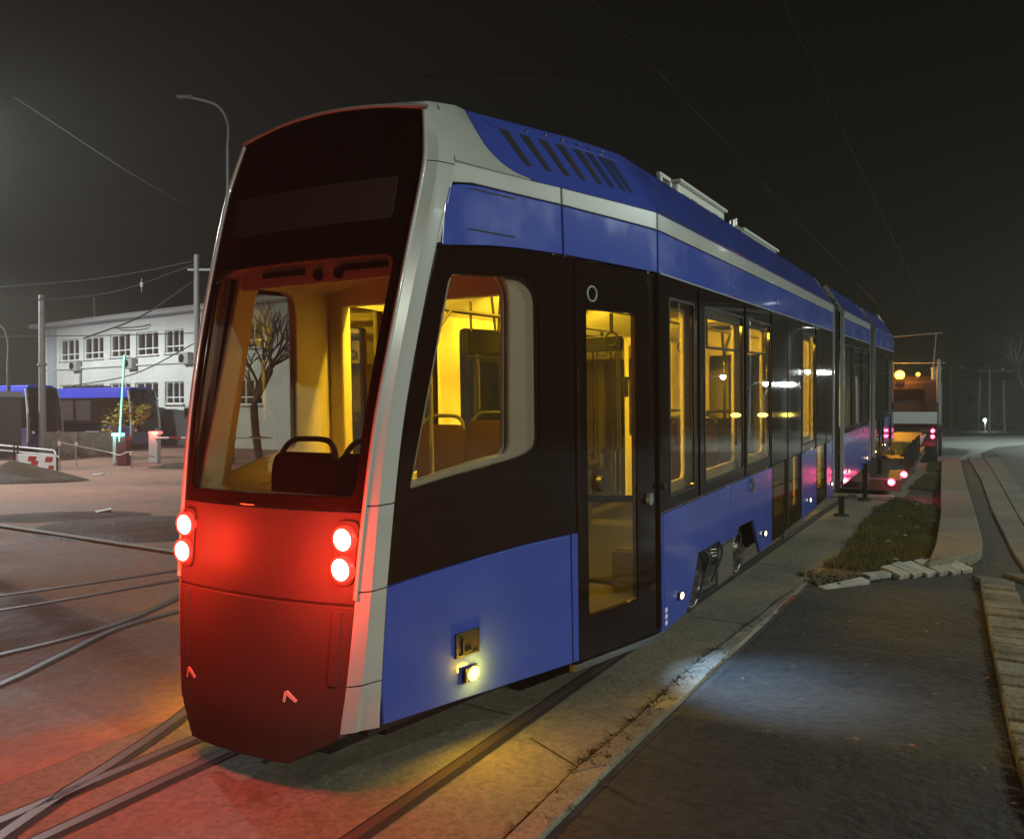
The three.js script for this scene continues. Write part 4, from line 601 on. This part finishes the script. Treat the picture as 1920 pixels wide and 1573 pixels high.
// ---------------------------------------------------------------- the yard on the left
{
  const b = group('office_building'); b.position.set(-27.1, 0, -48.4); b.rotation.y = -35.94 * R;   // local x runs along the facade towards the right
  tag(b, 'white two-storey office building with a row of multi-pane windows behind the parked trams', 'building');
  const wallM = mineral([0.60, 0.61, 0.57], { n: 512, size: 6, sd: 201, stain: 0.18, grain: 0.12, bump: 0.002, rough: 0.9 });
  const wins = [[2.05, 4.42, 4.22, 5.60], [4.69, 4.42, 6.78, 5.60], [7.43, 4.44, 9.37, 5.60], [9.93, 4.44, 11.94, 5.60], [12.5, 4.46, 14.1, 5.60], [15.2, 4.46, 17.2, 5.6], [18.0, 4.46, 20, 5.6], [9.81, 1.93, 11.91, 3.08], [12.48, 2.0, 14.1, 3.08], [15.2, 1.95, 17.2, 3.08], [18.0, 1.95, 20, 3.08], [2.05, 1.93, 4.2, 3.08], [4.7, 1.93, 6.8, 3.08], [7.4, 1.93, 9.4, 3.08]];
  const sh = shapeOf(rect(0, 0, 24, 6.35)); wins.forEach((w) => sh.holes.push(shapeOf(rect(...w))));
  const wg = new THREE.ExtrudeGeometry(sh, { depth: 0.3, bevelEnabled: false }); wg.translate(0, 0, -0.3);
  mesh('wall', merge([wg, box(24, 6.35, 0.3, 12, 3.175, -9.85), box(0.3, 6.35, 9.2, 0.15, 3.175, -4.95), box(0.3, 6.35, 9.2, 23.85, 3.175, -4.95)]), wallM, b);
  const roof = mesh('roof', merge([box(24.9, 0.16, 10.8, 12, 6.43, -4.9), box(24.9, 0.05, 10.9, 12, 6.535, -4.9)]), wallM, b);
  mesh('roof_vent', merge([cyl(0.06, 1.7, 3.0, 7.2, -1.5), cyl(0.1, 0.1, 3.0, 8.05, -1.5)]), M.galv, roof);
  mesh('roof_box', box(0.7, 0.4, 0.6, 5.9, 6.76, -1.0), std([0.12, 0.06, 0.05], 0.7), roof);
  mesh('pilaster', box(0.65, 6.3, 0.22, 1.44, 3.17, 0.11), std([0.34, 0.38, 0.42], 0.8), b);
  mesh('ledge', box(24, 0.07, 0.12, 12, 3.98, 0.06), wallM, b);
  for (const w of wins) {
    const W0 = w[2] - w[0], H0 = w[3] - w[1], cx = (w[0] + w[2]) / 2, cy = (w[1] + w[3]) / 2, bars = [];
    for (const x of [w[0] + 0.03, w[0] + W0 * 0.36, w[0] + W0 * 0.68, w[2] - 0.03]) bars.push(box(0.055, H0, 0.06, x, cy, -0.12));
    for (const y of [w[1] + 0.03, w[1] + H0 * 0.3, w[3] - 0.03]) bars.push(box(W0, 0.05, 0.052, cx, y, -0.12));
    const f = mesh('window', merge(bars), M.white, b);
    mesh('pane', box(W0, H0, 0.015, cx, cy, -0.16), phys([0.03, 0.022, 0.022], { roughness: 0.06, clearcoat: 1 }), f);
    mesh('sill', box(W0 + 0.12, 0.05, 0.16, cx, w[1] - 0.025, 0.06), wallM, f);
  }
  for (const [x, y] of [[4.2, 4.09], [9.7, 4.05], [14.55, 4.15], [15.0, 1.6], [12.1, 1.55]]) { const a = mesh('air_conditioner', rbox(0.8, 0.56, 0.3, 0.03, x, y, 0.2), std([0.30, 0.30, 0.29], 0.6), b); mesh('fan_grille', cyl(0.2, 0.02, x - 0.1, y, 0.355, 'z', 20), M.dark, a); }
  mesh('drainpipe', rod([4.5, 0, 0.08], [4.5, 4.0, 0.08], 0.05), M.pole, b);
  mesh('wall_lamp_bracket', tube([[8.2, 5.95, 0.02], [8.6, 5.9, 0.3], [11.0, 5.85, 0.3], [11.3, 5.95, 0.02]], 0.03, 20, 6), M.iron, b);
}
function parkedTram(x, z, label, len) {
  const g = group('parked_tram'); g.position.set(x, 0, z); g.rotation.y = 53.6 * R;      // nose at local z = 0, body behind it
  const P = (n, ge, m) => mesh(n, ge, m, g);
  const prof = [[-0.62, 0.03], [0.62, 0.03], [1.1, -2.2], [1.1, -len], [-1.1, -len], [-1.1, -2.2]];
  const ex = (p, y0, y1, b = 0.03) => { const e = new THREE.ExtrudeGeometry(shapeOf(p.map(([a, c]) => [a, -c]), 0.06), { depth: y1 - y0 - 2 * b, bevelEnabled: true, bevelSize: b, bevelThickness: b, bevelOffset: -b, bevelSegments: 2 }); e.rotateX(-Math.PI / 2); e.translate(0, y0 + b, 0); return e; };
  P('body', ex(prof, 0.2, 1.0), phys([0.03, 0.028, 0.10], { roughness: 0.3, clearcoat: 0.7 }));
  P('window_band', ex(prof.map(([a, c]) => [a * 0.99, c - 0.08]), 1.0, 2.25, 0.01), M.black);
  P('roof_band', ex(prof.map(([a, c]) => [a, c - 0.2]), 2.25, 2.6), phys([0.05, 0.06, 0.50], { roughness: 0.3, clearcoat: 0.8 }));
  P('roof', ex([[-0.5, -0.3], [0.5, -0.3], [0.85, -2.4], [0.85, -len], [-0.85, -len], [-0.85, -2.4]], 2.6, 2.73, 0.05), phys([0.05, 0.06, 0.50], { roughness: 0.35, clearcoat: 0.6 }));
  P('windscreen', grid(4, 6, (u, v) => { const y = 0.75 + 1.88 * v; return [(u * 2 - 1) * 0.58, y, 0.12 - 0.32 * v * v + 0.05 * (1 - (2 * u - 1) ** 2)]; }), M.black);
  P('destination_window', box(1.0, 0.22, 0.03, 0, 2.06, -0.04, 0, -0.25), std([0.12, 0.09, 0.07], 0.4));
  for (const k of [-1, 1]) { P('pillar', tube([[k * 0.66, 0.45, 0.06], [k * 0.66, 1.1, 0.08], [k * 0.64, 1.8, -0.02], [k * 0.60, 2.58, -0.24]], 0.05, 20, 8), M.grey); P('headlamp', new THREE.SphereGeometry(0.07, 14, 8).scale(1, 1, 0.5).translate(k * 0.48, 0.82, 0.12), std([0.8, 0.8, 0.8], 0.15, 0.4));
    for (let i = 0; i < 5; i++) P('side_window', box(0.012, 0.9, 1.3, k * 1.095, 1.68, -3.2 - i * 1.6), phys([0.05, 0.04, 0.035], { roughness: 0.08, clearcoat: 1 })); }
  P('roof_unit', rbox(1.2, 0.14, 2.2, 0.03, 0, 2.78, -5), M.iron);
  for (const zz of [-2.9, -4.6, -8]) for (const k of [-1, 1]) P('wheel', cyl(0.3, 0.1, k * 0.9, 0.3, zz, 'x', 20), M.iron);
  tag(g, label, 'tram', 'trams parked in the yard'); return g;
}
parkedTram(-18.95, -34, 'dark parked tram with a white curved pillar, nearer the left edge behind the wall', 11);
parkedTram(-16.3, -37.2, 'dark parked tram with a bright blue roof band behind the yellow shrub', 13);
{ // container, wall
  const k = group('container'); k.position.set(-20.15, 0, -30.6); k.rotation.y = -0.1; const cm = std([0.11, 0.10, 0.10], 0.7, 0.2);
  mesh('body', merge([box(3.2, 2.2, 2.2, 0, 1.1, 0), ...Array.from({ length: 9 }, (_, i) => box(0.12, 2.0, 0.05, -1.45 + i * 0.36, 1.1, 1.11))]), cm, k); mesh('lid', box(3.3, 0.2, 2.3, 0, 2.3, 0), std([0.3, 0.3, 0.29], 0.6), k); mesh('vent', box(0.3, 0.3, 0.03, 1.2, 0.85, 1.14), M.dark, k);
  tag(k, 'grey ribbed container with a pale lid at the left edge', 'container');
  const w = group('concrete_wall'); w.position.set(-16.1, 0, -31); const wm = mineral([0.25, 0.22, 0.17], { n: 512, size: 2.2, sd: 303, stain: 0.9 });
  mesh('panel', rbox(1.42, 0.92, 0.16, 0.02, -0.62, 0.46, 0), wm, w); mesh('panel', rbox(1.42, 0.92, 0.16, 0.02, 0.82, 0.46, 0.01), wm, w); mesh('coping', box(0.5, 0.03, 0.1, 0.6, 0.935, 0), M.white, w);
  tag(w, 'low weathered concrete wall with weeds in front of the parked trams', 'wall');
  const g = new THREE.BufferGeometry(), p = []; for (let i = 0; i < 420; i++) { const x = rr(-1.4, 1.7), h = rr(0.1, 0.5) * (Math.sin(x * 7) * 0.4 + 0.7), a = rr(0, 6.28), l = rr(0, 0.12), z = rr(0.1, 0.4); p.push(x - 0.012, 0, z, x + 0.012, 0, z, x + Math.cos(a) * l, h, z + Math.sin(a) * l); }
  g.setAttribute('position', new THREE.Float32BufferAttribute(p, 3)); g.computeVertexNormals();
  const wd = mesh('weeds', g, std([0.16, 0.11, 0.06], 0.9)); wd.position.copy(w.position); tag(wd, 'dry brown weeds along the foot of the low concrete wall', 'weeds', null, 'stuff');
}
{ // barrier gates
  const gl = group('barrier_gate'); gl.position.set(-12.35, 0, -26.3); const red = std([0.28, 0.03, 0.025], 0.5);
  mesh('cabinet', rbox(0.3, 0.92, 0.3, 0.03, 0.18, 0.46, 0), std([0.12, 0.03, 0.03], 0.5), gl); mesh('post', rbox(0.1, 0.95, 0.1, 0.015, -0.08, 0.475, 0.05), M.grey, gl);
  const hd = mesh('lamp_head', rbox(0.34, 0.10, 0.2, 0.02, 0.02, 0.97, 0.04), glow([0.6, 0.8, 0.8], [0.25, 1, 0.85], 1.4), gl);
  const bm = mesh('boom', rod([0.10, 0.75, 0.12], [0.27, 3.45, 0.12], 0.04, 0.032), M.white, gl); mesh('lamp_strip', rod([0.115, 0.85, 0.165], [0.275, 3.45, 0.16], 0.022), glow([0.5, 0.9, 0.8], [0.22, 1, 0.78], 1.3), bm);
  const L1 = new THREE.PointLight(new THREE.Color().setRGB(0.25, 1, 0.85), 0.7); L1.position.set(0.02, 0.98, 0.3); L1.castShadow = true; gl.add(L1);
  tag(gl, 'raised barrier gate whose boom glows green, left of the shrub', 'barrier gate', 'barrier gates');
  const gr = group('barrier_gate'); gr.position.set(-11.72, 0, -27.5);
  mesh('cabinet', rbox(0.3, 0.95, 0.28, 0.03, 0, 0.475, 0), M.grey, gr); mesh('lamp_head', merge([rbox(0.36, 0.1, 0.3, 0.02, 0.03, 0.99, 0)]), glow([0.8, 0.3, 0.3], [1, 0.22, 0.16], 1.2), gr);
  const b2 = mesh('boom', rod([0.1, 0.83, 0.2], [3.6, 0.80, -0.9], 0.035), M.white, gr); for (let i = 0; i < 4; i++) mesh('red_band', rod([0.5 + i * 0.8, 0.827, 0.074 - i * 0.251], [0.85 + i * 0.8, 0.824, -0.036 - i * 0.251], 0.038), red, b2);
  const L2 = new THREE.PointLight(new THREE.Color().setRGB(1, 0.15, 0.1), 0.8); L2.position.set(0.03, 1.0, 0.3); L2.castShadow = true; gr.add(L2);
  tag(gr, 'lowered barrier gate with a grey cabinet and red lamp beside the tram nose', 'barrier gate', 'barrier gates');
}
{ // red and white works barrier, tape posts, soil
  const g = group('works_barrier'); g.position.set(-12.6, 0, -22.2); g.rotation.y = -0.5;
  mesh('board', rbox(1.75, 0.46, 0.03, 0.01, 0, 0.34, 0), M.white, g);
  const red = std([0.42, 0.035, 0.03], 0.5); for (const [x, y, w] of [[-0.15, 0.46, 0.4], [0.58, 0.46, 0.36], [-0.05, 0.34, 0.36], [-0.1, 0.22, 0.34], [0.66, 0.24, 0.28]]) { const q = shapeOf([[x - w / 2, y - 0.065], [x + w / 2 - 0.06, y - 0.065], [x + w / 2, y + 0.065], [x - w / 2 + 0.06, y + 0.065]], 0.03); const e = new THREE.ExtrudeGeometry(q, { depth: 0.006, bevelEnabled: false }); e.translate(0, 0, 0.016); mesh('red_band', e, red, g); }
  for (const x of [-0.98, -0.82, 0.9]) mesh('post', box(0.035, 0.78, 0.035, x, 0.39, 0), M.iron, g);
  mesh('rail', merge([rod([-4.2, 0.86, -0.1], [0.75, 0.70, 0], 0.022), rod([-4.2, 0.70, -0.1], [0.85, 0.58, 0], 0.02), rod([0.75, 0.70, 0], [0.95, 0.52, 0], 0.02)]), M.white, g);
  tag(g, 'red and white works barrier board behind the soil heap', 'works barrier');
  const heap = (name, cx, cz, rx, rz, h, rot, label) => { const ge = new THREE.PlaneGeometry(2, 2, 44, 30); ge.rotateX(-Math.PI / 2); const p = ge.attributes.position, n = noise(64, 6, 4, cx * -100 | 0); for (let i = 0; i < p.count; i++) { const x = p.getX(i), z = p.getZ(i), d = Math.hypot(x, z), k = n[((z * 20 + 32) & 63) * 64 + ((x * 20 + 32) & 63)]; p.setY(i, h * Math.max(0, 1 - d) ** 0.8 * (0.6 + 0.9 * k) - 0.02 + (d > 0.95 ? -0.03 : 0)); p.setX(i, x * rx); p.setZ(i, z * rz); } ge.rotateY(rot); ge.computeVertexNormals(); const m = mesh(name, ge, G.soil); m.position.set(cx, 0, cz); tag(m, label, 'soil heap'); };
  heap('soil_heap', -12.3, -20.6, 1.9, 0.9, 0.42, 0.1, 'dark soil heap in front of the red and white barrier');
  heap('soil_heap', -5.6, -12.6, 1.9, 1.5, 0.10, -0.5, 'low spread of dark soil left of the tram nose'); heap('soil_heap', -7.4, -13.9, 1.6, 0.9, 0.08, 0.2, 'thin soil strip farther left in the yard'); heap('soil_heap', -9.8, -25.4, 1.3, 0.7, 0.2, 0, 'small soil ridge below the lowered barrier');
  const posts = [[-13.5, -26.0, 0.75, 'leaning stick with tape left of the raised barrier'], [-11.3, -24.9, 0.5, 'short stick hung with pale tape between the barrier gates'], [-13.1, -24.3, 0.85, 'thin tall tape stick in front of the weeds']];
  for (const [x, z, h, l] of posts) { const s = group('tape_stick'); s.position.set(x, 0, z); mesh('stick', rod([0, 0, 0], [rr(-0.06, 0.06), h, 0], 0.02), M.pole, s); mesh('knot', rbox(0.09, 0.12, 0.05, 0.015, 0, h * 0.9, 0.02), std([0.6, 0.42, 0.38], 0.6), s); tag(s, l, 'stick', 'tape sticks at the works'); }
  const tape = mesh('warning_tape', tube([[-13.1, 0.8, -24.3], [-12.4, 0.42, -25.9], [-11.9, 0.38, -25.4], [-11.3, 0.5, -24.9], [-10.9, 0.3, -25.6]], 0.018, 40, 5), std([0.7, 0.5, 0.46], 0.5)); tag(tape, 'sagging pale warning tape between the sticks', 'warning tape');
  const pp = mesh('paper_scrap', new THREE.BoxGeometry(0.24, 0.05, 0.14, 3, 1, 2), M.white); pp.position.set(-7.0, 0.03, -14.35); pp.rotation.set(0.1, 0.5, 0.12); tag(pp, 'crumpled white scrap lying on the yard near the dark soil', 'litter');
  const p2 = mesh('paper_scrap', new THREE.BoxGeometry(0.28, 0.03, 0.16, 3, 1, 2), M.white); p2.position.set(-11.15, 0.02, -22.6); p2.rotation.set(0, 0.2, 0.08); tag(p2, 'flat white scrap on the road right of the works barrier', 'litter');
}
{ // shrub with yellow-green leaves, bare tree
  const g = group('shrub'); g.position.set(-12.9, 0, -27.8); tag(g, 'yellow-green shrub beside the glowing barrier boom', 'shrub');
  const stems = [], leaf = [], uvs = []; for (const [x, y, z, r] of [[-0.42, 1.35, 0, 0.34], [-0.1, 1.5, 0.1, 0.36], [0.1, 1.85, 0, 0.28], [0.45, 1.55, -0.1, 0.3], [0.72, 1.72, 0, 0.24]]) { stems.push(tube([[0.05, 0, 0], [x * 0.4, y * 0.5, z], [x, y, z]], 0.018, 10, 5));
    for (let i = 0; i < 260; i++) { const c = V(rr(-1, 1), rr(-1, 1), rr(-1, 1)); if (c.length() > 1) continue; c.multiplyScalar(r).add(V(x, y, z)); const a = rr(0, 6.28), l = rr(0.09, 0.17), d = V(Math.cos(a), rr(-0.9, 0.4), Math.sin(a)).normalize(), s = V(-d.z, 0, d.x).normalize().multiplyScalar(l * 0.35), t = c.clone().addScaledVector(d, l), m = c.clone().addScaledVector(d, l * 0.5); leaf.push(...c.toArray(), ...m.clone().add(s).toArray(), ...t.toArray(), ...c.toArray(), ...t.toArray(), ...m.sub(s).toArray()); } }
  const lg = new THREE.BufferGeometry(); lg.setAttribute('position', new THREE.Float32BufferAttribute(leaf, 3)); lg.computeVertexNormals();
  mesh('stem', merge(stems), std([0.2, 0.14, 0.09], 0.8), g); mesh('foliage', lg, std([0.50, 0.42, 0.07], 0.7, 0, { side: THREE.DoubleSide }), g);
  const tree = (name, x, z, h, label, lean, sd, col, dense) => { const t = group(name); t.position.set(x, 0, z); tag(t, label, 'tree'); seed = sd; const tr = [], cr = [];
    const grow = (p, d, l, r, n) => { const e = p.clone().addScaledVector(d, l), m = p.clone().add(e).multiplyScalar(0.5).add(V(rr(-0.06, 0.06) * l, 0, rr(-0.06, 0.06) * l).multiplyScalar(n === dense && name !== 'bare_tree' ? 0.1 : 1)); (n === dense ? tr : cr).push(new THREE.TubeGeometry(new THREE.CatmullRomCurve3([p, m, e]), 4, r, n > 2 ? 7 : 4)); if (!n) return; const k = n > 2 ? 3 : 3; for (let i = 0; i < k; i++) { const q = d.clone().add(V(rr(-0.75, 0.75), rr(-0.1, 0.55), rr(-0.75, 0.75))).normalize(); grow(p.clone().lerp(e, i ? rr(0.5, 1) : 1), q, l * rr(0.6, 0.82), r * 0.6, n - 1); } };
    grow(V(0, 0, 0), V(lean, 1, 0).normalize(), h * (name === 'bare_tree' ? 0.3 : 0.48), h * (name === 'bare_tree' ? 0.022 : 0.0125), dense); mesh('trunk', merge(tr), col, t); mesh('crown', merge(cr), name === 'bare_tree' ? col : std([0.035, 0.035, 0.025], 0.95), t); };
  tree('bare_tree', -8.9, -29.5, 6.4, 'bare dark tree seen through the tram windscreen in front of the office building', -0.1, 19, std([0.05, 0.035, 0.03], 0.9), 5);
  const bark = std([0.30, 0.30, 0.26], 0.9);
  tree('roadside_tree', 38.4, -69, 9, 'pale-trunked roadside tree, left of the far pair beyond the side road', 0.02, 21, bark, 5);
  tree('roadside_tree', 35.6, -60.6, 8, 'pale-trunked roadside tree, right of the far pair beyond the side road', -0.03, 33, bark, 5);
  tree('roadside_tree', 31.2, -50.6, 8, 'pale-trunked roadside tree nearest the right edge beyond the side road', 0.02, 45, bark, 5);
  tree('roadside_tree', 33.5, -78, 10, 'thin dark tree standing behind the far poles', 0.08, 57, std([0.05, 0.05, 0.035], 0.9), 5);
  for (const [x, z, h, l, n] of [[36.9, -70.5, 5.4, 'slim pole just right of the truck beyond the road', 1], [33.0, -58, 4.6, 'slim pole between the truck and the pale tree trunks', 2]]) { const p = group('utility_pole'); p.position.set(x, 0, z); mesh('pole', rod([0, 0, 0], [0, h, 0], 0.1, 0.07), M.pole, p); mesh('cross_arm', box(n === 1 ? 1.6 : 2.4, 0.1, 0.1, 0.4, h - 0.25, 0), M.pole, p); mesh('insulator', cyl(0.07, 0.16, 0.9, h - 0.1, 0), M.white, p); tag(p, l, 'pole', 'far roadside poles'); }
  const hs = group('house'); hs.position.set(44.5, 0, -82); tag(hs, 'dim grey house beyond the roadside trees', 'house'); const hm = std([0.2, 0.2, 0.18], 0.9);
  mesh('wall', box(5, 4.4, 6, 0, 2.2, 0), hm, hs); mesh('roof', (() => { const e = new THREE.ExtrudeGeometry(shapeOf([[-2.9, 0], [2.9, 0], [0, 1.8]]), { depth: 6.6, bevelEnabled: false }); e.translate(0, 4.4, -3.3); return e; })(), std([0.08, 0.05, 0.04], 0.9), hs);
  for (const x of [-1.3, 1.3]) { const w = mesh('window', box(1.0, 1.2, 0.06, x, 2.6, 3.02), M.white, hs); mesh('pane', box(0.85, 1.05, 0.03, x, 2.6, 3.05), M.black, w); }
  const bl = group('meter_lamp'); bl.position.set(37.2, 0, -66); mesh('stand', box(0.12, 0.75, 0.12, 0, 0.375, 0), M.pole, bl); mesh('lamp_globe', new THREE.SphereGeometry(0.15, 16, 10).translate(0, 0.85, 0), glow([0.8, 0.9, 0.8], [0.8, 1, 0.85], 2), bl); const L = new THREE.PointLight(new THREE.Color().setRGB(0.85, 1, 0.9), 5); L.position.set(0, 0.9, 0.25); bl.add(L); tag(bl, 'small white lamp low between the far tree trunks', 'lamp');
  const hedge = new THREE.BufferGeometry(), hp = []; for (let i = 0; i < 5000; i++) { const x = rr(-14, 16), z = rr(-1.5, 1.5), y = rr(0, 1.1) * (0.7 + 0.3 * Math.sin(x * 1.7)), s = rr(0.1, 0.25); hp.push(x, y, z, x + rr(-s, s), y + rr(0, s), z + rr(-s, s), x + rr(-s, s), y + rr(0, s), z + rr(-s, s)); } hedge.setAttribute('position', new THREE.Float32BufferAttribute(hp, 3)); hedge.computeVertexNormals();
  const hd = mesh('hedge', hedge, std([0.05, 0.06, 0.025], 0.9)); hd.position.set(40, 0, -74); tag(hd, 'low dark hedge behind the far roadside trees', 'hedge', null, 'stuff');
}
// ---------------------------------------------------------------- overhead line
{
  const cp = group('catenary_pole'); cp.position.set(-17.35, 0, -31); mesh('pole', rod([0, 0, 0], [0, 5.95, 0], 0.14, 0.1), M.pole, cp); mesh('collar', cyl(0.16, 0.08, 0, 3.4, 0), M.pole, cp); tag(cp, 'grey catenary pole at the corner of the white building', 'pole');
  const up = group('utility_pole'); up.position.set(-10.5, 0, -28); mesh('pole', rod([0, 0, 0], [0, 6.9, 0], 0.12, 0.09), M.pole, up); mesh('cross_arm', box(0.8, 0.07, 0.07, 0.1, 6.4, 0), M.pole, up); tag(up, 'wooden pole with wires right beside the tram nose', 'pole');
  const ca2 = along(group('catenary_pole'), 1.75, 31.5); mesh('pole', rod([0, 0, 0], [0, 3.3, 0], 0.09, 0.08), M.galv, ca2); mesh('cantilever', merge([rod([0.4, 3.45, 0], [-2.2, 3.5, 0], 0.025), rod([0.3, 4.55, 0], [-1.8, 4.45, 0], 0.025), rod([0, 3.3, 0], [0.1, 4.6, 0], 0.02)]), M.pole, ca2); tag(ca2, 'pale catenary pole with two cross arms behind the truck', 'pole');
  const w = (pts, r, label, cat = 'wire') => { const m = mesh('overhead_wire', tube(pts, r, 40, 5), M.wire); tag(m, label, cat, 'overhead wires'); };
  const tk = (X, s, y) => { const [x, z] = track(X, s); return [x, y, z]; };
  w([tk(0, -4, 5.5), tk(0, 20, 5.5), tk(0.1, 44, 5.5)], 0.006, 'tram contact wire running above the tram');
  w([tk(1.2, -4, 6.3), tk(1.2, 20, 6.2), tk(1.2, 44, 6.3)], 0.005, 'thin second wire above the right side of the tram');
  w([[-1.5, 7.3, -14], [3.3, 7.45, -14], [9.5, 7.9, -14]], 0.012, 'span wire crossing high above the tram');
  w([[-19.5, 6.0, -30], [-14, 6.3, -29], [-10.5, 6.7, -28]], 0.03, 'upper pale wire on the left running to the wooden pole');
  w([[-19.5, 5.55, -30], [-14, 5.75, -29], [-10.5, 6.6, -28]], 0.028, 'sagging pale wire just below the upper left wire');
  w([[-14.8, 4.2, -29], [-12.6, 4.9, -28.5], [-10.5, 6.1, -28]], 0.03, 'pale wire rising steeply to the wooden pole');
  w([[-16, 2.6, -30.5], [-13, 3.0, -29], [-10.5, 4.0, -28]], 0.02, 'dark wire drooping in front of the white facade');
  w([[-20.5, 4.45, -31.5], [-14, 4.5, -31], [-9, 4.6, -30.5]], 0.018, 'level thin wire across the upper windows of the white building');
  w([[-13, 9.9, -22], [-8.5, 7.1, -22], [-3.5, 5.2, -26]], 0.006, 'faint wire sloping through the dark sky at upper left');
  const ins = group('insulator'); ins.position.set(-12.6, 5.95, -28.6); mesh('disc', merge([cyl(0.05, 0.05, 0, 0, 0), cyl(0.05, 0.05, 0, 0.08, 0)]), M.white, ins); mesh('hook', rod([0, -0.2, 0], [0, 0.25, 0], 0.015), M.galv, ins); tag(ins, 'small pale insulator hanging on the upper left wires', 'insulator');
}
scene.traverse((o) => { if (o.isLight) { o.castShadow = !o.isRectAreaLight; } });
renderer.render(scene, camera);
